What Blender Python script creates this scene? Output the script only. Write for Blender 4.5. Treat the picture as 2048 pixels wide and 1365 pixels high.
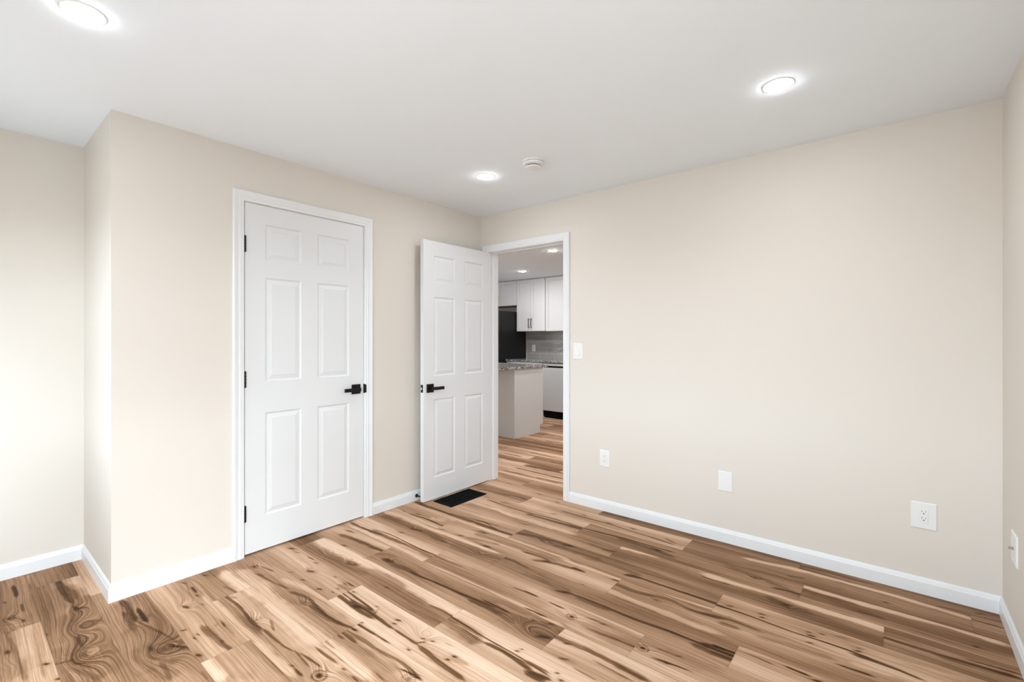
import bpy, math
import numpy as np
from mathutils import Vector, Matrix

# ------------------------------------------------------------------ camera, world, light, exposure
scene = bpy.context.scene
for o in list(bpy.data.objects):
    bpy.data.objects.remove(o, do_unlink=True)
COL = scene.collection
H = 2.35            # bedroom ceiling height
HK = 2.30           # kitchen ceiling height
YAW = math.radians(39.513)
cam_data = bpy.data.cameras.new('camera')
cam = bpy.data.objects.new('camera', cam_data)
COL.objects.link(cam)
cam.location = (2.884, -3.054, 1.25)
cam.rotation_euler = (math.pi/2, 0, YAW)
cam_data.sensor_width = 36.0
cam_data.lens = 36.0*930.0/2048.0
cam_data.shift_y = (680.0-682.5)/2048.0
cam_data.clip_start = 0.01
scene.camera = cam

SKY = 33.0
world = bpy.data.worlds.new('sky'); scene.world = world
world.use_nodes = True
wn = world.node_tree.nodes; wl = world.node_tree.links
bgn = wn['Background']
_tc = wn.new('ShaderNodeTexCoord'); _sx = wn.new('ShaderNodeSeparateXYZ'); wl.new(_tc.outputs['Generated'], _sx.inputs[0])
_mr = wn.new('ShaderNodeMapRange'); _mr.inputs['From Min'].default_value = -1; _mr.inputs['From Max'].default_value = 1
wl.new(_sx.outputs['Z'], _mr.inputs['Value'])
def _ramp(ground, low, high):
    """ground below the horizon, hazy sky at the horizon, sky overhead (values relative to SKY)"""
    r = wn.new('ShaderNodeValToRGB'); e = r.color_ramp.elements; tint = (.78, .905, 1.0)
    e[0].position = .49; e[0].color = (ground*.92, ground*.98, ground, 1)
    e[1].position = .51; e[1].color = (*[low*t for t in tint], 1)
    x = e.new(.64); x.color = (*[low*t for t in tint], 1)
    x = e.new(.72); x.color = (*[high*t for t in tint], 1)
    wl.new(_mr.outputs[0], r.inputs[0]); return r.outputs[0]
def _wm(op, a, b=0.0):
    n = wn.new('ShaderNodeMath'); n.operation = op
    for i, v in enumerate((a, b)):
        if isinstance(v, (int, float)): n.inputs[i].default_value = v
        else: wl.new(v, n.inputs[i])
    return n.outputs[0]
# overcast sky, brighter high up on the side of the right hand window
_mx = wn.new('ShaderNodeMix'); _mx.data_type = 'RGBA'
wl.new(_wm('GREATER_THAN', _wm('ABSOLUTE', _sx.outputs['X']), _wm('ABSOLUTE', _sx.outputs['Y'])), _mx.inputs[0])
wl.new(_ramp(.12, .37, .22), _mx.inputs[6]); wl.new(_ramp(.06, .30, .98), _mx.inputs[7])
wl.new(_mx.outputs[2], bgn.inputs[0]); bgn.inputs[1].default_value = SKY

scene.view_settings.view_transform = 'Standard'
scene.view_settings.look = 'None'
scene.view_settings.exposure = 0.03
scene.view_settings.gamma = 1.0
scene.view_settings.use_curve_mapping = False

def sky_portal(name, loc, rot, sx, sy):
    """marks a window opening so that the sky light coming through it is sampled well"""
    l = bpy.data.lights.new(name, 'AREA'); l.shape = 'RECTANGLE'; l.size = sx; l.size_y = sy
    l.cycles.is_portal = True
    o = bpy.data.objects.new(name, l); o.location = loc; o.rotation_euler = rot; COL.objects.link(o)
FWZ0, FWZ1 = .70, 1.98
FRONT = [(-.22, .54), (1.36, 3.08)]      # window in the wall behind the camera
RW0, RW1, RWZ0, RWZ1 = -3.58, -2.50, .70, 1.98   # window in the right wall beside the camera
for a, b in FRONT: sky_portal('sky_portal_front', ((a+b)/2, -3.73, (FWZ0+FWZ1)/2), (math.pi/2, 0, 0), b-a, FWZ1-FWZ0)
sky_portal('sky_portal_right', (3.39, (RW0+RW1)/2, (RWZ0+RWZ1)/2), (math.pi/2, 0, math.pi/2), RW1-RW0, RWZ1-RWZ0)
sky_portal('sky_portal_kitchen', (-4.07, 1.15, 1.45), (math.pi/2, 0, -math.pi/2), 1.3, 1.1)
LAMP = 142.0           # emission strength of the recessed lamp lenses
LAMP_K = 640.0

# ------------------------------------------------------------------ helpers
def setp(o, label=None, cat=None, group=None, kind=None):
    if label: o['label'] = label
    if cat: o['category'] = cat
    if group: o['group'] = group
    if kind: o['kind'] = kind
    return o

class MB:
    """collects faces, links them as one mesh object"""
    def __init__(s): s.v = []; s.f = []; s.m = []
    def add(s, vs, fs, mi=0):
        b = len(s.v); s.v += [tuple(p) for p in vs]
        for f in fs: s.f.append(tuple(b+i for i in f)); s.m.append(mi)
        return s
    def box(s, a, b, mi=0):
        x0, y0, z0 = (min(a[i], b[i]) for i in range(3)); x1, y1, z1 = (max(a[i], b[i]) for i in range(3))
        return s.add([(x0,y0,z0),(x1,y0,z0),(x1,y1,z0),(x0,y1,z0),(x0,y0,z1),(x1,y0,z1),(x1,y1,z1),(x0,y1,z1)],
                     [(0,3,2,1),(4,5,6,7),(0,1,5,4),(1,2,6,5),(2,3,7,6),(3,0,4,7)], mi)
    def bevbox(s, a, b, r=.002, mi=0):
        """box with chamfered edges"""
        lo = [min(a[i], b[i]) for i in range(3)]; hi = [max(a[i], b[i]) for i in range(3)]
        vs = []; idx = {}
        for cx in (0,1):
            for cy in (0,1):
                for cz in (0,1):
                    c = (cx,cy,cz)
                    for ax in range(3):
                        p = []
                        for k in range(3):
                            e = hi[k] if c[k] else lo[k]
                            if k != ax: e += (-r if c[k] else r)
                            p.append(e)
                        idx[(c, ax)] = len(vs); vs.append(p)
        fs = []
        for ax in range(3):
            o1, o2 = [k for k in range(3) if k != ax]
            for sd in (0,1):
                q = []
                for u, w in ((0,0),(1,0),(1,1),(0,1)):
                    c = [0,0,0]; c[ax] = sd; c[o1] = u; c[o2] = w; q.append(idx[(tuple(c), ax)])
                fs.append(q)
        for ax in range(3):                      # edges running along ax
            o1, o2 = [k for k in range(3) if k != ax]
            for u in (0,1):
                for w in (0,1):
                    c0 = [0,0,0]; c0[o1] = u; c0[o2] = w; c1 = list(c0); c1[ax] = 1
                    fs.append([idx[(tuple(c0), o1)], idx[(tuple(c1), o1)], idx[(tuple(c1), o2)], idx[(tuple(c0), o2)]])
        for cx in (0,1):
            for cy in (0,1):
                for cz in (0,1):
                    fs.append([idx[((cx,cy,cz), k)] for k in range(3)])
        return s.add(vs, fs, mi)
    def lathe(s, prof, c=(0,0,0), axis='z', n=40, mi=0):
        """profile of (r, h) pairs turned about an axis"""
        vs = []
        for r, h in prof:
            for k in range(n):
                a = 2*math.pi*k/n; u, w = r*math.cos(a), r*math.sin(a)
                p = {'z': (u,w,h), 'x': (h,u,w), 'y': (w,h,u)}[axis]
                vs.append((c[0]+p[0], c[1]+p[1], c[2]+p[2]))
        fs = []
        for i in range(len(prof)-1):
            for k in range(n):
                j = (k+1) % n; fs.append((i*n+k, i*n+j, (i+1)*n+j, (i+1)*n+k))
        fs.append(tuple(range(n))); fs.append(tuple((len(prof)-1)*n+k for k in range(n)))
        return s.add(vs, fs, mi)
    def build(s, name, mats, parent=None, smooth=False, bevel=0):
        me = bpy.data.meshes.new(name); me.from_pydata(s.v, [], s.f)
        for m in (mats if isinstance(mats, (list, tuple)) else [mats]): me.materials.append(m)
        me.polygons.foreach_set('material_index', s.m)
        import bmesh
        bm = bmesh.new(); bm.from_mesh(me); bmesh.ops.recalc_face_normals(bm, faces=bm.faces); bm.to_mesh(me); bm.free()
        if smooth:
            me.polygons.foreach_set('use_smooth', [True]*len(me.polygons))
            try: me.set_sharp_from_angle(angle=math.radians(35))
            except Exception: pass
        me.update()
        o = bpy.data.objects.new(name, me); COL.objects.link(o)
        if parent: o.parent = parent
        if bevel:
            b = o.modifiers.new('bevel', 'BEVEL'); b.width = bevel; b.segments = 2; b.limit_method = 'ANGLE'
        return o

def empty(name, loc=(0,0,0), rz=0):
    o = bpy.data.objects.new(name, None); o.location = loc; o.rotation_euler = (0,0,rz); o.empty_display_size = .05
    COL.objects.link(o); return o
def thing(name, label, cat, loc=(0,0,0), rz=0, group=None):
    return setp(empty(name, loc, rz), label, cat, group)
def copy_tree(o, parent=None):
    c = o.copy(); COL.objects.link(c); c.parent = parent
    for ch in list(o.children): copy_tree(ch, c)
    return c

# ------------------------------------------------------------------ materials
def mat(name, col, rough=.5, metal=0, spec=.5):
    m = bpy.data.materials.new(name); m.use_nodes = True
    b = m.node_tree.nodes['Principled BSDF']
    b.inputs['Base Color'].default_value = (*col, 1); b.inputs['Roughness'].default_value = rough
    b.inputs['Metallic'].default_value = metal; b.inputs['Specular IOR Level'].default_value = spec
    return m
def N(m, t, **kw):
    n = m.node_tree.nodes.new(t)
    for k, v in kw.items(): setattr(n, k, v)
    return n
def L(m, a, b): m.node_tree.links.new(a, b)
def P(m): return m.node_tree.nodes['Principled BSDF']
def mathn(m, op, a, b=None, c=None):
    n = N(m, 'ShaderNodeMath', operation=op)
    for i, v in enumerate((a, b, c)):
        if v is None: continue
        if isinstance(v, (int, float)): n.inputs[i].default_value = v
        else: L(m, v, n.inputs[i])
    return n.outputs[0]
def bump(m, h, strength, dist):
    b = N(m, 'ShaderNodeBump'); b.inputs['Strength'].default_value = strength; b.inputs['Distance'].default_value = dist
    L(m, h, b.inputs['Height']); L(m, b.outputs[0], P(m).inputs['Normal'])
def noise(m, scale, detail=2, rough=.5, vec=None, dim='3D', dist=0):
    n = N(m, 'ShaderNodeTexNoise', noise_dimensions=dim)
    n.inputs['Scale'].default_value = scale; n.inputs['Detail'].default_value = detail
    n.inputs['Roughness'].default_value = rough; n.inputs['Distortion'].default_value = dist
    if vec is not None: L(m, vec, n.inputs['Vector'])
    return n
def geo_pos(m): return N(m, 'ShaderNodeNewGeometry').outputs['Position']
def paint(name, col, rough, tex=.15, scale=260):
    m = mat(name, col, rough, spec=.35)
    n = noise(m, scale, 3, .6, geo_pos(m)); bump(m, n.outputs['Fac'], tex, .0006)
    return m
M = {}
M['wall'] = paint('wall_paint', (.745, .692, .628), .65, .25, 220)
M['ceiling'] = paint('ceiling_paint', (.875, .93, .98), .9, .12, 300)
M['trim'] = paint('trim_paint', (.82, .83, .84), .32, .05, 90)
M['door'] = mat('door_paint', (.775, .785, .795), .38, spec=.4)
def _door():
    m = M['door']; tc = N(m, 'ShaderNodeTexCoord'); mp = N(m, 'ShaderNodeMapping')
    L(m, tc.outputs['Object'], mp.inputs[0]); mp.inputs['Scale'].default_value = (260, 260, 9)
    n = noise(m, 1.0, 4, .6, mp.outputs[0], dist=.6)
    bump(m, n.outputs['Fac'], .16, .0010)
_door()
M['cabinet'] = paint('cabinet_paint', (.70,.695,.69), .35, .03)
M['panel_grey'] = paint('cabinet_end_paint', (.60, .60, .59), .4, .03)
M['black'] = mat('matte_black_metal', (.010, .010, .010), .38, .6)
M['black_flat'] = mat('black_enamel', (.003, .003, .0035), .7, spec=.06)
M['fridge'] = mat('black_fridge_side', (.008, .008, .0085), .45, 0, .3)
M['fridge_front'] = mat('black_stainless', (.06, .06, .062), .3, .9)
M['steel'] = mat('brushed_steel', (.68, .67, .66), .38, .45)
def _steel():
    m = M['steel']; mp = N(m, 'ShaderNodeMapping'); L(m, geo_pos(m), mp.inputs[0]); mp.inputs['Scale'].default_value = (3, 3, 700)
    n = noise(m, 1, 2, .5, mp.outputs[0]); bump(m, n.outputs['Fac'], .2, .0004)
_steel()
M['nickel'] = mat('nickel', (.45, .44, .41), .22, 1)
M['plastic'] = mat('white_plastic', (.84, .84, .83), .32)
M['slot'] = mat('dark_slot', (.03, .03, .03), .6)
M['gasket'] = mat('dark_gap', (.02, .02, .02), .8)
M['rubber'] = mat('black_rubber', (.012, .012, .012), .7)
M['wood_raw'] = paint('raw_cabinet_wood', (.50, .30, .15), .6, .1, 60)
def emis(name, strength, col=(1, .985, .95)):
    m = bpy.data.materials.new(name); m.use_nodes = True; nt = m.node_tree; nt.nodes.clear()
    e = nt.nodes.new('ShaderNodeEmission'); o = nt.nodes.new('ShaderNodeOutputMaterial')
    e.inputs[0].default_value = (*col, 1); e.inputs[1].default_value = strength; nt.links.new(e.outputs[0], o.inputs[0]); return m
M['lens'] = emis('lamp_lens', LAMP, (.885,.95,1.0))
M['lens_k'] = emis('kitchen_lamp_lens', LAMP_K, (.97, .975, 1.0))
def _granite():
    m = mat('granite', (.3, .3, .3), .16, spec=.5); g = geo_pos(m)
    n1 = noise(m, 55, 5, .7, g); n2 = noise(m, 9, 4, .6, g, dist=1.4); v = N(m, 'ShaderNodeTexVoronoi'); v.inputs['Scale'].default_value = 140; L(m, g, v.inputs['Vector'])
    s = mathn(m, 'ADD', mathn(m, 'MULTIPLY', n1.outputs['Fac'], .62), mathn(m, 'MULTIPLY', n2.outputs['Fac'], .42))
    s = mathn(m, 'ADD', s, mathn(m, 'MULTIPLY', v.outputs['Distance'], .10))
    r = N(m, 'ShaderNodeValToRGB'); e = r.color_ramp.elements
    e[0].position = .46; e[0].color = (.012,.012,.014,1); e[1].position = .72; e[1].color = (.55,.53,.50,1)
    x = e.new(.555); x.color = (.16,.155,.15,1); x = e.new(.61); x.color = (.42,.40,.38,1)
    L(m, s, r.inputs[0]); L(m, r.outputs[0], P(m).inputs['Base Color']); return m
M['granite'] = _granite()
def _tile():
    m = mat('wavy_grey_tile', (.3,.29,.28), .12, spec=.6); g = geo_pos(m); sp = N(m, 'ShaderNodeSeparateXYZ'); L(m, g, sp.inputs[0])
    cb = N(m, 'ShaderNodeCombineXYZ'); L(m, sp.outputs['X'], cb.inputs[0]); L(m, mathn(m, 'SUBTRACT', sp.outputs['Z'], .905), cb.inputs[1])
    b = N(m, 'ShaderNodeTexBrick'); b.inputs['Scale'].default_value = 1; b.inputs['Brick Width'].default_value = .305
    b.inputs['Row Height'].default_value = .102; b.inputs['Mortar Size'].default_value = .0022; b.inputs['Mortar Smooth'].default_value = .3
    b.inputs['Color1'].default_value = (.36,.345,.325,1); b.inputs['Color2'].default_value = (.42,.405,.385,1); b.inputs['Mortar'].default_value = (.66,.64,.61,1)
    L(m, cb.outputs[0], b.inputs['Vector']); L(m, b.outputs['Color'], P(m).inputs['Base Color'])
    n = noise(m, 16, 2, .5, g, dist=.8); h = mathn(m, 'SUBTRACT', n.outputs['Fac'], mathn(m, 'MULTIPLY', b.outputs['Fac'], .3)); bump(m, h, .5, .012); return m
M['tile'] = _tile()
def _glass():
    m = bpy.data.materials.new('window_glass'); m.use_nodes = True; nt = m.node_tree; nt.nodes.clear()
    t = nt.nodes.new('ShaderNodeBsdfTransparent'); g = nt.nodes.new('ShaderNodeBsdfGlossy'); g.inputs['Roughness'].default_value = .02
    mx = nt.nodes.new('ShaderNodeMixShader'); mx.inputs[0].default_value = .06; o = nt.nodes.new('ShaderNodeOutputMaterial')
    nt.links.new(t.outputs[0], mx.inputs[1]); nt.links.new(g.outputs[0], mx.inputs[2]); nt.links.new(mx.outputs[0], o.inputs[0]); return m
M['glass'] = _glass()

# ------------------------------------------------------------------ floor: planks with their own grain, streaks and knots
STROKES=[
(0,0,[0.105,0.003,0.398,0.014,0.767,0.030,1.163,0.032],14,0.8,0.5),
(0,0,[0.271,0.049,0.330,0.044],5,0.1,0.8),
(0,0,[0.640,-0.014,0.681,-0.010],7,0.1,0.9),
(0,0,[0.859,-0.069,0.895,-0.076],6,0.12,0.9),
(1,-1,[0.174,-0.254,0.203,-0.214,0.397,-0.199,0.578,-0.171,0.698,-0.188,0.806,-0.182,0.962,-0.216,1.012,-0.200],7,0.06,0.95),
(1,-1,[0.358,-0.215,0.555,-0.205,0.640,-0.213],16,0.3,0.55),
(1,0,[0.997,-0.203,1.243,-0.208,1.370,-0.204,1.623,-0.222,1.848,-0.238],5,0.12,0.85),
(1,0,[1.159,-0.172,1.195,-0.179],7,0.15,0.8),
(1,0,[1.356,-0.193,1.399,-0.191],9,0.2,0.8),
(1,0,[1.525,-0.172,1.560,-0.174],8,0.12,0.8),
(0,1,[1.244,-0.041,1.426,-0.023,1.765,-0.025],26,0.3,0.6),
(0,1,[1.393,-0.032,1.436,-0.029],8,0.1,0.7),
(1,0,[1.766,-0.180,1.838,-0.211],10,0.2,0.6),
(2,0,[0.411,-0.367,0.633,-0.392,0.852,-0.390,1.008,-0.368,1.185,-0.368,1.280,-0.374],5,0.08,0.9),
(2,0,[0.836,-0.415,0.986,-0.409,1.104,-0.402,1.292,-0.395],17,0.14,0.92),
(2,0,[0.869,-0.412,0.973,-0.390,1.120,-0.366,1.262,-0.368],2.5,0.7,0.6),
(2,0,[0.550,-0.352,0.594,-0.335],8,0.15,0.8),
(2,0,[0.982,-0.294,1.009,-0.284],7,0.12,0.9),
(2,0,[0.361,-0.335,0.414,-0.336],7,0.25,0.7),
(3,0,[0.401,-0.489,0.783,-0.483,1.107,-0.464,1.289,-0.438],16,0.86,0.8),
(2,1,[1.287,-0.374,1.420,-0.365,1.549,-0.349,1.709,-0.345,1.886,-0.342],6,0.1,0.85),
(2,1,[1.522,-0.362,1.720,-0.370,1.909,-0.402],20,0.22,0.75),
(2,1,[2.147,-0.325,2.309,-0.333,2.444,-0.376,2.527,-0.405],26,0.2,0.7),
(2,1,[2.402,-0.416,2.466,-0.390,2.519,-0.401],11,0.05,0.9),
(1,1,[2.157,-0.275,2.334,-0.237,2.520,-0.267],10,0.5,0.6),
(3,1,[1.305,-0.464,1.583,-0.483,1.760,-0.462,1.922,-0.438],13,0.93,0.95),
(3,0,[0.544,-0.479,0.806,-0.511,1.130,-0.498,1.316,-0.494],13,0.9,0.85),
(3,0,[1.534,-0.575,1.572,-0.560,1.604,-0.550],14,0.1,0.8),
(3,0,[1.423,-0.554,1.525,-0.557,1.600,-0.578],16,0.3,0.6),
(3,0,[0.929,-0.579,0.975,-0.562],5,0.15,0.9),
(3,1,[2.074,-0.486,2.259,-0.494,2.461,-0.480,2.646,-0.485,2.815,-0.486],14,0.93,0.95),
(3,1,[2.085,-0.518,2.142,-0.525,2.243,-0.519],7,0.15,0.7),
(3,1,[2.389,-0.519,2.463,-0.540,2.529,-0.553,2.599,-0.542],22,0.15,0.85),
(3,1,[2.465,-0.548,2.505,-0.564],11,0.02,0.7),
(3,1,[2.103,-0.576,2.235,-0.570,2.399,-0.572,2.653,-0.560,2.817,-0.566],22,0.34,0.6),
(1,1,[2.200,-0.154,2.316,-0.144,2.480,-0.116,2.651,-0.112,2.805,-0.116],11,0.92,0.9),
(1,1,[2.237,-0.209,2.416,-0.207,2.541,-0.203,2.695,-0.191],25,0.28,0.6),
(1,1,[2.440,-0.225,2.520,-0.202],9,0.12,0.7),
(0,2,[2.471,-0.057,2.604,-0.039,2.724,-0.052,2.803,-0.045],14,0.15,0.6),
(2,2,[2.525,-0.303,2.666,-0.301,2.810,-0.302],12,0.92,0.95),
(2,2,[2.537,-0.396,2.673,-0.387,2.812,-0.375],22,0.25,0.65),
(2,2,[2.742,-0.396,2.805,-0.382,2.854,-0.395],14,0.15,0.7),
(3,1,[2.727,-0.482,2.792,-0.480,2.845,-0.491],13,0.92,0.95),
(1,1,[2.704,-0.110,2.885,-0.110,3.017,-0.127,3.150,-0.141],13,0.9,0.95),
(1,1,[2.841,-0.218,2.857,-0.215],6,0.05,0.95),
(2,2,[3.130,-0.392,3.143,-0.392],7,0.05,0.95),
(2,2,[2.716,-0.301,2.852,-0.301,3.040,-0.289,3.153,-0.293,3.257,-0.301],13,0.92,0.95),
(3,2,[2.849,-0.555,2.914,-0.555,2.984,-0.555,3.064,-0.551,3.140,-0.548,3.225,-0.540,3.248,-0.539],11,0.06,0.9),
(3,2,[2.997,-0.566,3.102,-0.560,3.237,-0.536],24,0.15,0.75),
(3,2,[3.087,-0.522,3.156,-0.515,3.253,-0.505],4,0.03,0.9),
(1,2,[3.156,-0.146,3.257,-0.147],6,0.1,0.8),
(0,2,[3.018,-0.101,3.144,-0.074,3.247,-0.071],12,0.5,0.6),
(0,2,[3.169,-0.068,3.190,-0.059],7,0.1,0.8),
(0,2,[2.953,-0.116,3.098,-0.089,3.155,-0.083],4,0.1,0.7),
(3,2,[2.870,-0.507,3.001,-0.483,3.162,-0.464,3.256,-0.456],26,0.3,0.5),
(4,-1,[0.642,-0.738,0.706,-0.708,0.850,-0.759,0.989,-0.755],8,0.08,0.9),
(4,-1,[0.678,-0.775,0.805,-0.766,0.988,-0.764],14,0.16,0.85),
(4,-1,[0.022,-0.768,0.212,-0.765,0.491,-0.771,0.670,-0.759,0.889,-0.758],17,0.13,0.9),
(4,-1,[0.068,-0.777,0.235,-0.785,0.471,-0.752,0.679,-0.719,0.842,-0.704],3,0.08,0.8),
(4,-1,[0.483,-0.801,0.721,-0.783,0.914,-0.787],3,0.75,0.5),
(4,-1,[0.701,-0.799,0.877,-0.817,0.988,-0.812],12,0.9,0.8),
(4,0,[0.974,-0.717,1.108,-0.685,1.307,-0.650,1.398,-0.662],17,0.14,0.75),
(4,0,[1.158,-0.700,1.276,-0.711,1.416,-0.713,1.603,-0.701],24,0.24,0.75),
(4,0,[1.322,-0.673,1.370,-0.650],12,0.03,0.8),
(4,0,[1.501,-0.731,1.643,-0.705,1.736,-0.714,1.853,-0.725],20,0.2,0.6),
(4,0,[1.769,-0.769,1.801,-0.755,1.860,-0.740],11,0.06,0.85),
(4,0,[1.784,-0.743,1.942,-0.747,2.065,-0.742,2.230,-0.739],10,0.12,0.85),
(4,1,[2.232,-0.747,2.270,-0.747],7,0.05,0.9),
(4,1,[2.230,-0.752,2.340,-0.747,2.471,-0.754,2.575,-0.758,2.639,-0.752,2.732,-0.749,2.822,-0.758],6.5,0.07,0.9),
(4,1,[2.242,-0.781,2.363,-0.764,2.509,-0.772],7,0.6,0.5),
(4,1,[2.275,-0.724,2.294,-0.719],8,0.15,0.8),
(4,1,[2.299,-0.817,2.314,-0.814],6,0.08,0.9),
(4,1,[2.406,-0.701,2.424,-0.696],8,0.1,0.8),
(4,1,[2.415,-0.726,2.429,-0.723],7,0.06,0.9),
(4,1,[2.592,-0.716,2.605,-0.713],7,0.1,0.8),
(4,1,[2.598,-0.738,2.621,-0.736],9,0.05,0.85),
(4,1,[2.636,-0.695,2.649,-0.695],6,0.1,0.8),
(4,1,[2.602,-0.797,2.618,-0.792],7,0.1,0.8),
(4,1,[2.765,-0.707,2.791,-0.700],13,0.05,0.85),
(4,1,[2.764,-0.734,2.775,-0.731],7,0.06,0.85),
(4,1,[2.689,-0.672,2.726,-0.664],6,0.3,0.7),
(4,1,[2.760,-0.736,2.772,-0.730],7,0.1,0.8),
(4,1,[2.744,-0.764,2.802,-0.764,2.871,-0.766,2.937,-0.771,2.975,-0.779],9,0.07,0.9),
(4,1,[2.739,-0.691,2.857,-0.702,3.017,-0.684,3.117,-0.662],14,0.8,0.7),
(5,1,[2.748,-0.832,2.831,-0.815,2.885,-0.809],12,0.86,0.7),
(5,-1,[0.016,-0.940,0.106,-0.942,0.204,-0.948,0.271,-0.941,0.366,-0.932,0.528,-0.942],7,0.1,0.9),
(5,-1,[0.229,-0.915,0.265,-0.910],8,0.2,0.8),
(5,-1,[0.366,-0.897,0.435,-0.886,0.490,-0.863],14,0.9,0.5),
(5,-1,[0.398,-0.871,0.401,-0.891],6,0.25,0.7),
(5,-1,[-0.015,-0.940,0.306,-0.969,0.533,-0.990],8,0.88,0.7),
(5,0,[0.727,-0.980,0.758,-0.970],8,0.1,0.9),
(5,0,[0.958,-0.990,0.990,-0.981],7,0.12,0.9),
(5,0,[0.567,-0.993,0.597,-0.978],7,0.2,0.8),
(5,0,[0.786,-0.843,0.817,-0.838],6,0.2,0.7),
(5,0,[0.817,-0.847,0.849,-0.845],4,0.12,0.9),
(5,0,[0.787,-0.969,1.026,-0.916],18,0.36,0.6),
(5,0,[0.789,-0.890,0.950,-0.881,1.140,-0.874,1.319,-0.873,1.424,-0.878],20,0.33,0.75),
(5,0,[1.182,-0.898,1.326,-0.883,1.394,-0.902],10,0.08,0.8),
(5,0,[0.778,-0.860,0.808,-0.855],5,0.2,0.7),
(5,0,[0.810,-0.857,0.853,-0.847],4,0.1,0.9),
(5,0,[0.968,-0.981,0.995,-0.980],8,0.1,0.9),
(5,0,[1.347,-0.911,1.379,-0.900],7,0.12,0.85),
(4,0,[0.974,-0.815,1.208,-0.818,1.481,-0.816],10,0.93,0.85),
(5,0,[1.400,-0.830,1.618,-0.825,1.780,-0.825],9,0.9,0.9),
(5,0,[1.285,-0.947,1.411,-0.896,1.520,-0.885,1.588,-0.877],12,0.2,0.75),
(5,0,[1.513,-0.884,1.555,-0.863,1.598,-0.883],13,0.03,0.85),
(5,0,[1.351,-0.915,1.383,-0.904],9,0.15,0.7),
(5,0,[1.638,-0.999,1.658,-0.994],6,0.2,0.7),
(5,0,[1.743,-0.852,1.783,-0.848],7,0.01,0.95),
(4,0,[1.520,-0.805,1.675,-0.820,1.759,-0.829],9,0.8,0.6),
(5,1,[1.790,-0.879,1.925,-0.886,1.958,-0.859,2.055,-0.845,2.157,-0.876,2.297,-0.847],16,0.22,0.7),
(4,0,[1.782,-0.842,1.947,-0.821,2.135,-0.811,2.282,-0.792],7,0.88,0.8),
(5,1,[1.794,-0.960,1.963,-0.974,2.146,-0.972,2.330,-0.971],13,0.83,0.8),
(5,1,[2.121,-0.875,2.238,-0.858,2.295,-0.840],10,0.2,0.5),
(4,1,[2.183,-0.829,2.299,-0.817,2.447,-0.815,2.644,-0.800,2.824,-0.812],9,0.6,0.5),
(5,1,[2.192,-0.859,2.269,-0.850,2.334,-0.832,2.452,-0.843],9,0.14,0.6),
(5,1,[2.281,-0.893,2.335,-0.882,2.365,-0.883],14,0.25,0.6),
(5,1,[2.426,-0.888,2.588,-0.860,2.709,-0.851],22,0.3,0.55),
(5,1,[2.706,-0.877,2.768,-0.874,2.825,-0.870],5,0.06,0.9),
(6,-1,[0.002,-1.029,0.198,-1.012,0.477,-1.026,0.659,-1.017,0.913,-1.010,1.103,-1.004],14,0.93,0.92),
(6,-1,[0.063,-1.088,0.244,-1.088,0.442,-1.096,0.538,-1.077,0.755,-1.105],22,0.24,0.75),
(6,-1,[0.400,-1.110,0.459,-1.093,0.502,-1.087],14,0.05,0.8),
(6,-1,[0.798,-1.105,1.024,-1.085,1.100,-1.085],26,0.27,0.6),
(7,-1,[0.778,-1.342,0.812,-1.299],5,0.5,0.2),
(6,-1,[0.692,-1.047,0.899,-1.039,1.122,-1.067],16,0.42,0.4),
(6,0,[1.145,-1.032,1.191,-1.017,1.254,-1.025,1.356,-1.042],18,0.06,0.8),
(6,0,[1.203,-1.067,1.348,-1.075,1.518,-1.091],36,0.26,0.6),
(6,0,[1.332,-1.061,1.474,-1.077,1.597,-1.099,1.659,-1.116],28,0.22,0.75),
(6,0,[1.585,-1.126,1.639,-1.111],13,0.03,0.85),
(6,0,[1.602,-1.106,1.747,-1.099,1.851,-1.098,1.928,-1.104,2.011,-1.102,2.103,-1.089,2.208,-1.088,2.306,-1.087,2.359,-1.081],8,0.06,0.9),
(6,0,[1.670,-1.107,1.782,-1.113,1.881,-1.108],17,0.16,0.7),
(6,0,[2.234,-1.107,2.315,-1.118,2.367,-1.112],16,0.1,0.7),
(6,0,[2.306,-1.063,2.353,-1.060],6,0.03,0.9),
(6,0,[2.265,-1.090,2.334,-1.084,2.403,-1.084],11,0.05,0.8),
(6,0,[2.262,-1.081,2.323,-1.068,2.397,-1.061],6,0.04,0.85),
(6,0,[2.309,-1.057,2.345,-1.060,2.396,-1.058],5,0.03,0.9),
(6,0,[2.308,-1.113,2.402,-1.108],15,0.14,0.7),
(7,0,[1.436,-1.195,1.771,-1.184,2.070,-1.185,2.220,-1.181,2.384,-1.175],7,0.84,0.85),
(6,1,[2.393,-1.003,2.410,-1.000],6,0.4,0.5),
(6,1,[2.413,-1.027,2.456,-1.029,2.522,-1.038],9,0.25,0.5),
(6,1,[2.400,-1.016,2.544,-0.987,2.693,-0.997],16,0.8,0.7),
(6,1,[2.558,-1.015,2.603,-1.016,2.639,-1.018],6,0.04,0.9),
(6,1,[2.649,-1.033,2.676,-1.025],9,0.05,0.9),
(7,-1,[0.003,-1.305,0.136,-1.307,0.218,-1.301,0.357,-1.285],10,0.1,0.9),
(7,-1,[0.213,-1.305,0.357,-1.285,0.500,-1.279,0.636,-1.273,0.842,-1.282],21,0.15,0.92),
(7,-1,[0.224,-1.276,0.355,-1.248,0.512,-1.251,0.669,-1.263,0.836,-1.256],3.5,0.12,0.85),
(7,-1,[0.535,-1.268,0.684,-1.275,0.810,-1.270],2.5,0.8,0.7),
(7,-1,[0.404,-1.192,0.430,-1.181],8,0.12,0.8),
(7,-1,[0.046,-1.339,0.258,-1.328,0.568,-1.329,0.808,-1.341],10,0.93,0.8),
(7,0,[0.819,-1.362,1.024,-1.343,1.305,-1.339,1.609,-1.338],6,0.86,0.8),
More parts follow.
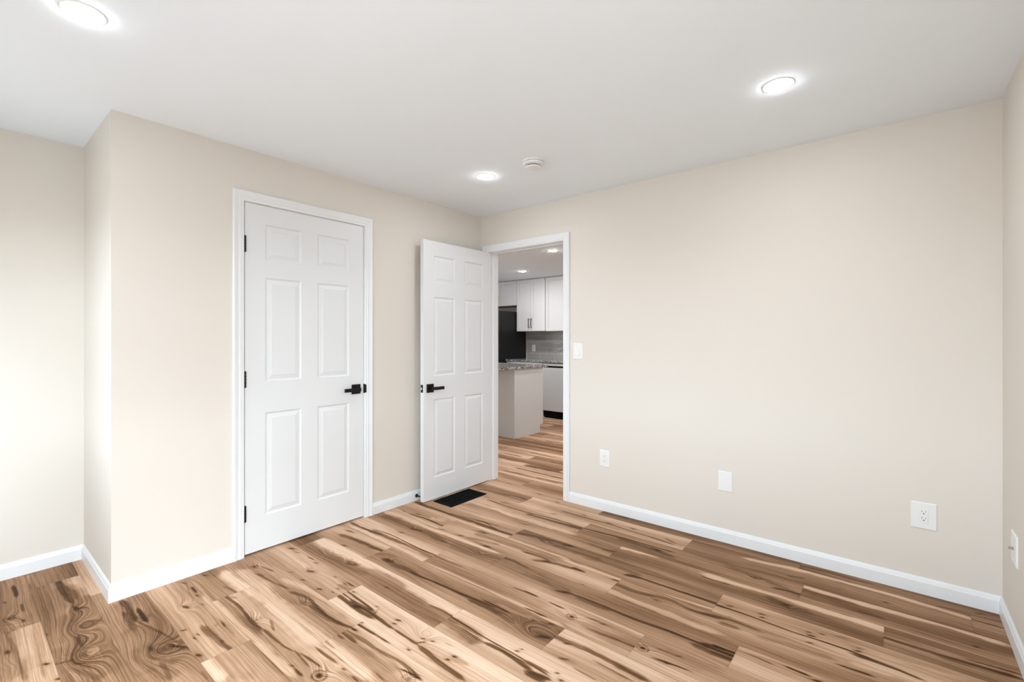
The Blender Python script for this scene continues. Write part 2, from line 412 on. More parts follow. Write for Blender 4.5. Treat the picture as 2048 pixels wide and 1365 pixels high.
(7,0,[0.877,-1.261,1.009,-1.256,1.066,-1.252],9,0.28,0.6),
(7,0,[1.396,-1.241,1.470,-1.232,1.541,-1.231],4,0.08,0.9),
(7,0,[1.279,-1.251,1.388,-1.247,1.531,-1.233],4,0.35,0.6),
(7,0,[1.552,-1.345,1.609,-1.338,1.676,-1.340],5,0.12,0.85),
(7,0,[0.847,-1.300,1.214,-1.240,1.642,-1.270],30,0.45,0.5),
(7,0,[0.890,-1.258,1.043,-1.214,1.307,-1.189,1.575,-1.174],8,0.72,0.6),
(7,0,[1.462,-1.228,1.542,-1.230],4,0.08,0.9),
(7,0,[1.612,-1.232,1.697,-1.235],3.5,0.12,0.85),
(7,0,[1.567,-1.362,1.662,-1.342],4,0.1,0.85),
(7,0,[1.839,-1.298,1.906,-1.291,1.959,-1.285,2.014,-1.280],5,0.08,0.85),
(7,0,[1.889,-1.301,1.952,-1.291,2.047,-1.277],3.5,0.12,0.8),
(7,0,[1.812,-1.228,1.871,-1.218],3.5,0.18,0.7),
(7,0,[1.881,-1.227,1.902,-1.222],7,0.08,0.85),
(7,0,[1.799,-1.313,1.885,-1.295,2.008,-1.269,2.082,-1.241],28,0.42,0.55),
(7,0,[1.834,-1.248,1.982,-1.215,2.074,-1.223],18,0.45,0.5),
(7,0,[1.761,-1.317,1.955,-1.337,2.064,-1.340],20,0.83,0.6),
(7,1,[2.147,-1.297,2.201,-1.285,2.254,-1.276,2.290,-1.273],5,0.06,0.85),
(7,1,[2.191,-1.289,2.212,-1.286],9,0.02,0.8),
(7,1,[2.212,-1.222,2.233,-1.218],7,0.08,0.85),
(7,1,[2.139,-1.229,2.196,-1.223],3.5,0.15,0.7),
(7,1,[2.160,-1.231,2.273,-1.225,2.390,-1.197],28,0.42,0.5),
(8,-1,[0.116,-1.395,0.141,-1.389],7,0.25,0.7),
(8,-1,[0.126,-1.387,0.172,-1.383],4,0.1,0.9),
(8,-1,[0.253,-1.437,0.276,-1.431],6,0.1,0.8),
(8,-1,[0.284,-1.528,0.315,-1.521],8,0.08,0.9),
(8,-1,[0.126,-1.456,0.276,-1.437,0.408,-1.426,0.539,-1.420],19,0.28,0.8),
(8,-1,[0.431,-1.442,0.539,-1.420],8,0.14,0.7),
(8,-1,[0.020,-1.444,0.262,-1.401,0.528,-1.371],13,0.85,0.6),
(8,0,[0.531,-1.507,0.570,-1.428,0.672,-1.407],18,0.3,0.6),
(8,0,[0.631,-1.471,0.677,-1.464,0.713,-1.464],16,0.08,0.8),
(8,0,[0.614,-1.477,0.688,-1.477,0.759,-1.477,0.844,-1.463,0.935,-1.470],20,0.14,0.8),
(8,0,[0.853,-1.470,0.935,-1.470,1.040,-1.460,1.144,-1.454,1.246,-1.451,1.364,-1.437,1.450,-1.429],7,0.08,0.9),
(8,0,[1.343,-1.421,1.411,-1.419,1.532,-1.421],5,0.05,0.9),
(8,0,[1.292,-1.463,1.404,-1.446,1.502,-1.455,1.595,-1.463],18,0.12,0.8),
(8,0,[1.490,-1.475,1.604,-1.474,1.768,-1.451],38,0.28,0.7),
(8,0,[1.714,-1.479,1.768,-1.451],20,0.14,0.7),
(8,0,[0.858,-1.366,1.047,-1.364,1.255,-1.357,1.448,-1.356],13,0.62,0.5),
(8,0,[1.423,-1.398,1.544,-1.401,1.670,-1.383],12,0.72,0.6),
(8,0,[1.608,-1.416,1.708,-1.441,1.786,-1.386],34,0.28,0.7),
(8,0,[1.726,-1.460,1.766,-1.452],14,0.15,0.7),
(7,0,[1.562,-1.356,1.675,-1.360,1.773,-1.352],9,0.86,0.8),
(8,0,[1.705,-1.372,1.726,-1.366],8,0.12,0.8),
(8,1,[1.795,-1.429,1.908,-1.415,2.020,-1.419,2.081,-1.418,2.163,-1.424,2.197,-1.417],16,0.2,0.8),
(8,1,[2.045,-1.427,2.124,-1.423,2.184,-1.429],12,0.08,0.8),
(8,1,[1.831,-1.440,1.854,-1.432],8,0.1,0.8),
(8,1,[1.869,-1.526,1.899,-1.516],9,0.1,0.85),
(8,1,[1.885,-1.523,1.929,-1.509],14,0.5,0.5),
(8,1,[1.791,-1.364,1.967,-1.359,2.137,-1.365,2.214,-1.368],22,0.92,0.85),
(8,1,[1.976,-1.456,2.141,-1.461],4,0.2,0.5),
(9,-1,[0.016,-1.696,0.028,-1.583],40,0.36,0.9),
(9,0,[0.057,-1.570,0.295,-1.554,0.547,-1.556],16,0.94,0.95),
(9,0,[0.096,-1.590,0.347,-1.579,0.690,-1.570],19,0.95,0.95),
(9,0,[0.474,-1.578,0.703,-1.552,0.943,-1.540,1.146,-1.551,1.332,-1.566],13,0.96,0.95),
(9,0,[0.951,-1.571,1.141,-1.577,1.315,-1.580],18,0.93,0.85),
(9,0,[0.339,-1.658,0.554,-1.634,0.720,-1.638],30,0.3,0.65),
(9,0,[0.512,-1.635,0.578,-1.614],16,0.15,0.6),
(9,0,[0.529,-1.623,0.604,-1.633],25,0.22,0.6),
(9,0,[0.898,-1.649,0.912,-1.645],7,0.04,0.95),
(9,0,[1.185,-1.615,1.274,-1.604,1.339,-1.609],12,0.26,0.75),
(9,0,[1.045,-1.678,1.145,-1.670,1.301,-1.669],4,0.3,0.6),
(9,0,[0.779,-1.663,0.958,-1.672,1.269,-1.657],26,0.42,0.45),
(10,-1,[0.495,-1.731,0.891,-1.706],14,0.62,0.5),
(9,1,[1.333,-1.633,1.442,-1.643,1.521,-1.646,1.569,-1.655],27,0.1,0.92),
(9,1,[1.565,-1.651,1.609,-1.639,1.689,-1.641,1.769,-1.648,1.835,-1.655],13,0.1,0.9),
(9,1,[1.821,-1.666,1.847,-1.658,1.906,-1.648],16,0.08,0.9),
(9,1,[1.348,-1.611,1.444,-1.615,1.568,-1.624,1.674,-1.623,1.748,-1.622,1.825,-1.629,1.894,-1.632],4,0.1,0.85),
(9,1,[1.389,-1.633,1.494,-1.635,1.581,-1.638],2.5,0.85,0.8),
(9,1,[1.636,-1.640,1.759,-1.635,1.869,-1.627],3,0.2,0.6),
(9,1,[1.708,-1.603,1.718,-1.600],7,0.1,0.8),
(9,1,[1.717,-1.583,1.724,-1.579],5,0.25,0.7),
(9,1,[1.771,-1.625,1.813,-1.618,1.884,-1.621],4,0.2,0.7),
(9,1,[1.807,-1.671,1.842,-1.669,1.893,-1.665],15,0.07,0.9),
(9,1,[1.902,-1.603,1.911,-1.600],7,0.1,0.8),
(9,1,[1.933,-1.626,1.943,-1.622],8,0.1,0.8),
(9,1,[1.941,-1.541,2.042,-1.542],4,0.2,0.5),
(10,-1,[0.079,-1.752,0.114,-1.743],12,0.07,0.9),
(10,-1,[0.155,-1.755,0.189,-1.746],7,0.25,0.6),
(10,-1,[0.276,-1.737,0.332,-1.733],5,0.06,0.9),
(10,-1,[0.375,-1.746,0.390,-1.741],6,0.05,0.9),
(10,-1,[0.433,-1.816,0.463,-1.804],12,0.15,0.9),
(10,-1,[0.369,-1.890,0.379,-1.877],5,0.15,0.8),
(10,-1,[0.499,-1.882,0.514,-1.878],6,0.1,0.9),
(10,-1,[0.648,-1.874,0.667,-1.867],10,0.05,0.9),
(10,-1,[0.697,-1.761,0.730,-1.765],9,0.3,0.7),
(10,-1,[0.712,-1.748,0.767,-1.748],4,0.08,0.9),
(10,-1,[0.731,-1.844,0.739,-1.842],5,0.1,0.8),
(10,-1,[0.724,-1.811,0.731,-1.809],5,0.1,0.8),
(10,-1,[0.601,-1.758,0.613,-1.756],5,0.25,0.6),
(10,-1,[0.690,-1.791,0.807,-1.775],20,0.4,0.7),
(11,-1,[0.005,-1.933,0.212,-1.899,0.360,-1.889],16,0.45,0.5),
(10,0,[0.784,-1.839,0.852,-1.839,0.942,-1.848,1.087,-1.839],13,0.1,0.92),
(10,0,[0.796,-1.817,0.906,-1.819,1.043,-1.809],3.5,0.15,0.85),
(10,0,[0.922,-1.841,0.958,-1.834],17,0.04,0.85),
(10,0,[0.857,-1.822,0.934,-1.834,0.969,-1.825,1.017,-1.826,1.106,-1.829,1.215,-1.831],12,0.1,0.92),
(10,0,[0.926,-1.839,0.958,-1.829],16,0.04,0.8),
(10,0,[0.806,-1.792,0.901,-1.797,0.983,-1.803,1.038,-1.809],3.5,0.15,0.85),
(10,0,[0.845,-1.799,0.940,-1.796,1.031,-1.804],3,0.25,0.7),
(10,0,[1.206,-1.829,1.288,-1.830,1.377,-1.830],7,0.22,0.85),
(10,0,[1.374,-1.832,1.449,-1.839,1.513,-1.844,1.557,-1.843,1.612,-1.845,1.669,-1.850],12,0.12,0.92),
(10,0,[0.809,-1.777,0.821,-1.774],6,0.1,0.8),
(10,0,[1.043,-1.794,1.048,-1.815],8,0.1,0.85),
(10,0,[1.008,-1.778,1.015,-1.775],5,0.25,0.7),
(10,0,[1.179,-1.807,1.187,-1.802],7,0.07,0.9),
(10,0,[1.165,-1.781,1.187,-1.776],9,0.08,0.85),
(10,0,[1.358,-1.793,1.366,-1.789],6,0.1,0.85),
(10,0,[1.366,-1.823,1.381,-1.802],9,0.08,0.85),
(10,0,[1.400,-1.779,1.410,-1.775],6,0.12,0.8),
(10,0,[1.535,-1.787,1.552,-1.782],11,0.05,0.9),
(10,0,[1.528,-1.815,1.541,-1.811],8,0.06,0.9),
(10,0,[1.548,-1.794,1.617,-1.787],16,0.5,0.6),
(10,0,[1.455,-1.750,1.497,-1.746],6,0.55,0.6),
(11,-1,[0.033,-2.047,0.171,-1.998,0.327,-1.977,0.483,-1.962],20,0.42,0.5),
(11,-1,[0.222,-2.018,0.295,-2.003,0.418,-1.988,0.547,-1.964],6,0.12,0.8),
(11,-1,[0.182,-1.957,0.301,-1.938],5,0.12,0.7),
(11,-1,[0.247,-2.005,0.304,-1.995],9,0.04,0.8),
(11,-1,[0.558,-1.980,0.612,-1.962,0.704,-1.942,0.795,-1.957,0.908,-1.965,1.017,-1.958,1.076,-1.930],9,0.1,0.88),
(11,-1,[0.745,-1.963,0.869,-1.975,0.969,-1.967],16,0.28,0.7),
(11,-1,[0.545,-2.017,0.668,-2.015,0.799,-2.022,0.921,-2.018,1.052,-1.999],6,0.32,0.6),
(11,-1,[0.398,-1.991,0.504,-1.972,0.650,-1.931,0.822,-1.912,1.011,-1.912],15,0.4,0.5),
(11,-1,[0.119,-2.056,0.307,-2.051,0.504,-2.051,0.698,-2.060,0.906,-2.060,1.077,-2.053],20,0.86,0.8),
(11,-1,[0.673,-2.023,0.879,-2.021,1.061,-2.020],18,0.6,0.5),
(11,-1,[0.399,-1.947,0.610,-1.911,0.805,-1.902,1.051,-1.910],8,0.85,0.7),
(11,0,[1.073,-1.907,1.181,-1.902],8,0.35,0.8),
(11,0,[1.064,-1.910,1.145,-1.905,1.232,-1.902,1.280,-1.898],5,0.2,0.85),
(10,0,[1.059,-1.898,1.069,-1.892],8,0.08,0.85),
(11,0,[1.078,-1.943,1.092,-1.940],8,0.04,0.9),
(11,0,[1.099,-1.969,1.154,-1.958,1.285,-1.952,1.392,-1.938,1.487,-1.942,1.548,-1.950],10,0.2,0.7),
(11,0,[1.133,-1.991,1.260,-2.003,1.343,-1.992,1.442,-1.966],26,0.42,0.6),
(11,0,[1.432,-1.967,1.478,-1.949,1.538,-1.951],6,0.08,0.85),
(10,0,[1.316,-1.880,1.546,-1.873],14,0.93,0.6),
(10,0,[1.363,-1.873,1.377,-1.873],6,0.1,0.85),
(11,0,[1.062,-2.005,1.103,-2.004],9,0.03,0.85),
(11,0,[1.059,-1.983,1.171,-1.984],7,0.12,0.7),
(11,0,[1.061,-1.942,1.096,-1.938],7,0.05,0.8),
(11,0,[1.079,-2.015,1.172,-2.010,1.299,-1.982],20,0.4,0.6),
(11,0,[1.069,-2.068,1.254,-2.060,1.402,-2.052],16,0.95,0.85),
(11,0,[1.070,-2.059,1.133,-2.060],6,0.3,0.5),
(12,0,[1.327,-2.100,1.368,-2.101],6,0.1,0.8),
(11,0,[1.384,-2.034,1.440,-2.039],5,0.25,0.6),
(12,-1,[0.008,-2.254,0.159,-2.229,0.360,-2.244],10,0.35,0.5),
(12,-1,[0.052,-2.192,0.070,-2.182],7,0.06,0.9),
(12,-1,[0.073,-2.110,0.195,-2.115,0.367,-2.105],22,0.96,0.9),
(12,-1,[0.253,-2.166,0.362,-2.149],5,0.2,0.5),
(12,0,[0.350,-2.203,0.425,-2.167],16,0.4,0.6),
(12,0,[0.398,-2.195,0.476,-2.185,0.558,-2.187,0.651,-2.199,0.736,-2.200,0.787,-2.198],9,0.1,0.88),
(12,0,[0.378,-2.217,0.544,-2.210,0.682,-2.215,0.814,-2.205],24,0.35,0.7),
(12,0,[0.530,-2.176,0.617,-2.172,0.674,-2.147,0.795,-2.151],12,0.7,0.5),
(12,0,[0.775,-2.188,0.880,-2.188,0.985,-2.182,1.032,-2.168],7,0.15,0.7),
(12,0,[0.735,-2.140,0.827,-2.165],5,0.25,0.6),
(12,0,[0.398,-2.086,0.641,-2.085,0.869,-2.090,1.079,-2.087],20,0.93,0.9),
(12,0,[1.055,-2.098,1.232,-2.094,1.418,-2.063],14,0.92,0.7),
(12,0,[0.378,-2.255,0.640,-2.249,0.794,-2.240,0.971,-2.227],8,0.88,0.75),
(12,0,[1.022,-2.168,1.091,-2.170,1.158,-2.178],4,0.08,0.85),
(12,0,[1.088,-2.156,1.123,-2.152,1.194,-2.149],6,0.03,0.88),
(12,0,[1.049,-2.163,1.139,-2.155],4,0.15,0.7),
(12,0,[1.068,-2.105,1.183,-2.102,1.225,-2.099],4,0.15,0.7),
(12,0,[1.088,-2.220,1.108,-2.215],8,0.08,0.85),
(12,0,[1.119,-2.218,1.184,-2.217],4,0.08,0.8),
(12,0,[0.995,-2.182,1.122,-2.169,1.249,-2.148],30,0.48,0.5),
(12,0,[1.264,-2.121,1.349,-2.109],8,0.45,0.5),
(12,0,[1.261,-2.101,1.278,-2.098],7,0.15,0.7),
(13,-1,[0.142,-2.270,0.195,-2.274,0.219,-2.273],6,0.03,0.92),
(13,-1,[0.247,-2.282,0.262,-2.278],7,0.04,0.92),
(13,-1,[0.306,-2.355,0.341,-2.343],13,0.1,0.92),
(13,-1,[0.355,-2.291,0.366,-2.288],4,0.12,0.8),
(13,-1,[0.521,-2.417,0.525,-2.404],10,0.05,0.9),
(13,-1,[0.584,-2.306,0.595,-2.307],12,0.35,0.6),
(13,-1,[0.585,-2.284,0.635,-2.286],5,0.07,0.9),
(13,-1,[0.744,-2.427,0.770,-2.418],11,0.12,0.88),
(13,-1,[0.720,-2.334,0.739,-2.332],9,0.05,0.88),
(13,-1,[0.598,-2.383,0.608,-2.379],5,0.08,0.85),
(13,-1,[0.593,-2.348,0.599,-2.346],4,0.1,0.85),
(13,-1,[0.613,-2.399,0.632,-2.397],5,0.15,0.8),
(13,-1,[0.041,-2.292,0.082,-2.279],7,0.15,0.7),
(13,-1,[0.543,-2.350,0.645,-2.344,0.749,-2.341,0.818,-2.328],18,0.27,0.8),
(13,-1,[0.026,-2.269,0.203,-2.299,0.291,-2.301],5,0.3,0.6),
(13,-1,[0.313,-2.308,0.530,-2.329,0.635,-2.333],14,0.5,0.4),
(13,-1,[0.257,-2.254,0.513,-2.258,0.780,-2.261],15,0.82,0.6),
(13,0,[0.810,-2.438,0.903,-2.426,0.985,-2.420],24,0.98,0.9),
(13,0,[0.803,-2.375,0.958,-2.359,1.072,-2.349],34,0.46,0.6),
(13,0,[0.811,-2.272,0.958,-2.264,1.122,-2.253],14,0.4,0.6),
(12,0,[0.832,-2.255,1.011,-2.244,1.177,-2.237],11,0.88,0.85),
(14,0,[0.868,-2.448,0.933,-2.446],5,0.3,0.6),
(14,0,[0.021,-2.523,0.210,-2.531,0.342,-2.533],25,0.25,0.75),
(14,0,[0.325,-2.546,0.480,-2.529,0.564,-2.516],46,0.25,0.75),
(14,0,[0.494,-2.542,0.628,-2.524,0.738,-2.519],62,0.25,0.8),
(14,0,[0.688,-2.532,0.836,-2.544],52,0.25,0.75),
(14,0,[0.017,-2.526,0.125,-2.521,0.233,-2.521,0.289,-2.522],13,0.05,0.9),
(14,0,[0.147,-2.543,0.290,-2.540,0.372,-2.543],12,0.12,0.85),
(14,0,[0.160,-2.492,0.254,-2.494,0.338,-2.491],7,0.02,0.95),
(14,0,[0.289,-2.522,0.402,-2.492,0.504,-2.468,0.603,-2.452],7,0.16,0.75),
(14,0,[0.308,-2.543,0.457,-2.507,0.611,-2.461],30,0.3,0.7),
(14,0,[0.519,-2.538,0.609,-2.510,0.682,-2.480],42,0.3,0.75),
(14,0,[0.465,-2.542,0.606,-2.512,0.736,-2.506],50,0.38,0.4),
(14,0,[0.603,-2.476,0.631,-2.456,0.650,-2.445],15,0.03,0.9),
(14,0,[0.547,-2.591,0.661,-2.569,0.827,-2.547],14,0.33,0.6),
(14,0,[0.688,-2.532,0.751,-2.529,0.838,-2.538],9,0.14,0.7),
(14,0,[0.186,-2.550,0.371,-2.578,0.532,-2.603],10,0.35,0.4),
(14,0,[0.543,-2.533,0.581,-2.532],12,0.12,0.6),
(15,0,[-0.629,-2.664,-0.503,-2.629,-0.272,-2.604,-0.138,-2.587],20,0.93,0.7),
(15,0,[-0.391,-2.690,-0.201,-2.684,-0.075,-2.676],28,0.25,0.75),
(15,0,[-0.057,-2.682,0.136,-2.684,0.260,-2.695],46,0.25,0.8),
(15,0,[0.244,-2.708,0.398,-2.714,0.508,-2.715],62,0.25,0.85),
(15,0,[0.486,-2.720,0.624,-2.718],64,0.25,0.8),
(15,0,[-0.445,-2.692,-0.333,-2.690,-0.205,-2.687,-0.123,-2.673],14,0.1,0.9),
(15,0,[-0.371,-2.686,-0.283,-2.660,-0.154,-2.656],12,0.24,0.7),
(15,0,[-0.079,-2.679,-0.029,-2.669],16,0.03,0.92),
(15,0,[-0.026,-2.725,0.133,-2.687,0.226,-2.681],40,0.3,0.7),
(15,0,[0.214,-2.707,0.304,-2.707,0.374,-2.696],40,0.33,0.6),
(15,0,[0.319,-2.741,0.406,-2.715,0.476,-2.693],36,0.26,0.75),
(15,0,[0.391,-2.791,0.397,-2.772,0.405,-2.751],17,0.03,0.88),
(15,0,[0.439,-2.745,0.471,-2.690,0.480,-2.711],10,0.12,0.7),
(15,0,[0.129,-2.645,0.380,-2.652,0.533,-2.639,0.641,-2.652],16,0.35,0.6),
(15,0,[0.441,-2.777,0.557,-2.722,0.651,-2.696],20,0.25,0.6),
(15,0,[0.218,-2.704,0.296,-2.706,0.335,-2.705],8,0.1,0.7),
(15,0,[-0.002,-2.743,0.124,-2.748,0.257,-2.754],6,0.3,0.5),
(15,-1,[-0.714,-2.776,-0.609,-2.730,-0.439,-2.692],30,0.38,0.6),
(15,-1,[-0.667,-2.791,-0.531,-2.794],10,0.7,0.6),
(16,-1,[-0.579,-2.845,-0.487,-2.841,-0.405,-2.841],7,0.06,0.85),
(16,-1,[-0.385,-2.884,-0.373,-2.880],6,0.12,0.7),
(16,-1,[-0.304,-2.833,-0.206,-2.834],6,0.12,0.7),
(16,-1,[-0.121,-2.842,-0.095,-2.839],7,0.06,0.8),
(16,0,[-0.043,-2.863,-0.036,-2.892],7,0.1,0.8),
(16,-1,[-0.097,-2.895,-0.068,-2.826],9,0.85,0.6),
(16,-1,[-0.353,-2.820,-0.186,-2.808,-0.100,-2.805],20,0.4,0.6),
(16,0,[0.353,-2.819,0.365,-2.811],12,0.05,0.92),
(16,0,[0.500,-2.798,0.510,-2.793],11,0.06,0.9),
(15,0,[0.103,-2.790,0.116,-2.788],5,0.2,0.7),
(16,0,[0.010,-2.892,0.146,-2.884,0.284,-2.879,0.431,-2.874],7,0.3,0.7),
(16,0,[-0.028,-2.907,0.128,-2.907,0.387,-2.911],30,0.22,0.8),
(16,0,[0.131,-2.904,0.159,-2.903],12,0.08,0.8),
(16,0,[-0.025,-2.817,0.222,-2.821,0.468,-2.827],5,0.5,0.5)]
KNOTS=[
(7,0,1.758,-1.265,26,20,0.9,34),
(7,1,2.094,-1.264,26,20,0.95,34),
(5,1,1.999,-0.892,24,16,0.4,26),
(11,-1,0.163,-1.981,24,18,0.85,34),
(11,-1,0.716,-1.975,26,22,0.45,34),
(12,0,0.686,-2.180,28,22,0.4,40),
(12,0,1.231,-2.176,34,26,1,44),
(11,0,1.501,-1.976,30,24,0.45,40),
(10,0,1.347,-1.773,30,24,0,50),
(16,-1,-0.177,-2.880,28,20,0.75,40),
(15,0,0.146,-2.686,46,34,0.25,60),
(15,0,0.401,-2.711,55,40,0.4,70),
(14,0,0.606,-2.512,60,42,0.4,75),
(15,0,-0.047,-2.673,20,20,0.6,40),
(14,0,0.271,-2.518,30,24,0,50),
(9,0,0.543,-1.627,40,20,0.15,50),
(13,-1,0.324,-2.346,20,16,0.2,70),
(10,-1,0.446,-1.810,16,14,0.2,60),
(6,-1,1.024,-1.085,40,20,0.15,45),
(8,0,1.747,-1.468,70,34,0.1,60),
(8,0,1.719,-1.457,70,34,0.1,55),
(3,1,2.493,-0.559,30,16,0.3,36),
(2,1,2.318,-0.375,30,14,0.1,36),
(4,0,1.241,-0.722,60,18,0.1,44),
(2,1,1.789,-0.389,50,16,0.1,40),
(6,-1,0.442,-1.096,26,14,0.25,36),
(8,0,0.668,-1.471,26,18,0.3,36),
(9,0,0.354,-1.637,40,24,0.1,48),
(8,0,0.656,-1.474,24,14,0.2,30)]
TONES={(-1, -1): 0.62, (-1, 0): 0.55, (0, 0): 0.66, (0, 1): 0.38, (0, 2): 0.36, (0, -1): 0.6, (1, -1): 0.55, (1, 0): 0.78, (1, 1): 0.44, (1, 2): 0.46, (2, -1): 0.6, (2, 0): 0.76, (2, 1): 0.5, (2, 2): 0.44, (3, -1): 0.72, (3, 0): 0.55, (3, 1): 0.48, (3, 2): 0.42, (4, -1): 0.72, (4, 0): 0.5, (4, 1): 0.74, (4, -2): 0.6, (5, -1): 0.72, (5, 0): 0.66, (5, 1): 0.56, (5, 2): 0.5, (6, -1): 0.52, (6, 0): 0.52, (6, 1): 0.66, (7, -1): 0.76, (7, 0): 0.62, (7, 1): 0.66, (7, 2): 0.6, (8, -1): 0.68, (8, 0): 0.5, (8, 1): 0.7, (9, -1): 0.38, (9, 0): 0.52, (9, 1): 0.84, (10, -1): 0.7, (10, 0): 0.86, (11, -1): 0.6, (11, 0): 0.78, (12, -1): 0.5, (12, 0): 0.6, (13, -1): 0.6, (13, 0): 0.6, (14, -1): 0.74, (14, 0): 0.5, (15, -1): 0.4, (15, 0): 0.48, (16, -1): 0.42, (16, 0): 0.66, (17, -1): 0.3, (17, -2): 0.4, (17, 0): 0.4}  # tones of the last rows are lowered to imitate vignette darkening
JOINT={-2: -0.5, -1: 0.408, 0: 0.003, 1: 0.67, 2: 0.05, 3: 0.371, 4: 0.994, 5: 0.543, 6: 1.154, 7: 0.829, 8: 0.544, 9: 0.1, 10: 0.786, 11: 1.063, 12: 0.372, 13: 0.813, 14: -0.14, 15: -0.456, 16: -0.04, 17: 0.6, 18: 0.1}

def _floor_mat():
    m = mat('hickory_plank', (.5,.35,.22), .5, spec=.06)
    def att(n): a = N(m, 'ShaderNodeAttribute', attribute_name=n); return a
    tone = att('tone').outputs['Fac']; gr = att('grain').outputs['Vector']; edge = att('edge').outputs['Fac']; fig = att('figure').outputs['Fac']
    def mapped(sx, sy, sz):
        mp = N(m, 'ShaderNodeMapping'); L(m, gr, mp.inputs[0]); mp.inputs['Scale'].default_value = (sx, sy, sz); return mp.outputs[0]
    # gr = (u along the plank, phi across the grain, plank seed)
    fine = noise(m, 1, 3, .65, mapped(9, 620, 1)).outputs['Fac']          # pores
    mid = noise(m, 1, 3, .6, mapped(2.2, 170, 1)).outputs['Fac']          # growth lines
    ring = noise(m, 1, 2, .5, mapped(.5, 330, 1)).outputs['Fac']          # figure contours
    patch = noise(m, 1, 2, .5, mapped(1.6, 11, 1)).outputs['Fac']
    amp = mathn(m, 'MINIMUM', mathn(m, 'MULTIPLY_ADD', tone, 2.2, .10), 1.0)       # the darkest streaks are nearly plain
    t = mathn(m, 'ADD', tone, mathn(m, 'MULTIPLY', mathn(m, 'MULTIPLY', mathn(m, 'SUBTRACT', fine, .5), .38), amp))
    t = mathn(m, 'ADD', t, mathn(m, 'MULTIPLY', mathn(m, 'MULTIPLY', mathn(m, 'SUBTRACT', mid, .5), .62), amp))
    t = mathn(m, 'ADD', t, mathn(m, 'MULTIPLY', mathn(m, 'SUBTRACT', patch, .5), .22))
    rg = mathn(m, 'MULTIPLY', mathn(m, 'SUBTRACT', ring, .52), mathn(m, 'MULTIPLY', mathn(m, 'MULTIPLY', fig, 2.3), amp))
    t = mathn(m, 'ADD', t, rg)
    r = N(m, 'ShaderNodeValToRGB'); e = r.color_ramp.elements
    stops = [(0, (.030,.013,.005)), (.13, (.075,.034,.013)), (.32, (.190,.098,.048)), (.50, (.325,.183,.103)), (.68, (.480,.296,.184)), (.85, (.645,.428,.292)), (1, (.765,.552,.403))]
    e[0].position = 0; e[0].color = (*stops[0][1], 1); e[1].position = 1; e[1].color = (*stops[-1][1], 1)
    for p, c in stops[1:-1]:
        x = e.new(p); x.color = (*c, 1)
    L(m, t, r.inputs[0])
    mx = N(m, 'ShaderNodeMix', data_type='RGBA', blend_type='MULTIPLY'); mx.inputs[0].default_value = 1
    L(m, r.outputs[0], mx.inputs[6])
    cb = N(m, 'ShaderNodeCombineXYZ')
    for i in range(3): L(m, edge, cb.inputs[i])
    L(m, cb.outputs[0], mx.inputs[7]); L(m, mx.outputs[2], P(m).inputs['Base Color'])
    bump(m, mathn(m, 'ADD', fine, mathn(m, 'MULTIPLY', mid, .5)), .12, .0006)
    L(m, mathn(m, 'ADD', mathn(m, 'MULTIPLY', mid, .12), .44), P(m).inputs['Roughness'])
    return m
M['floor'] = _floor_mat()

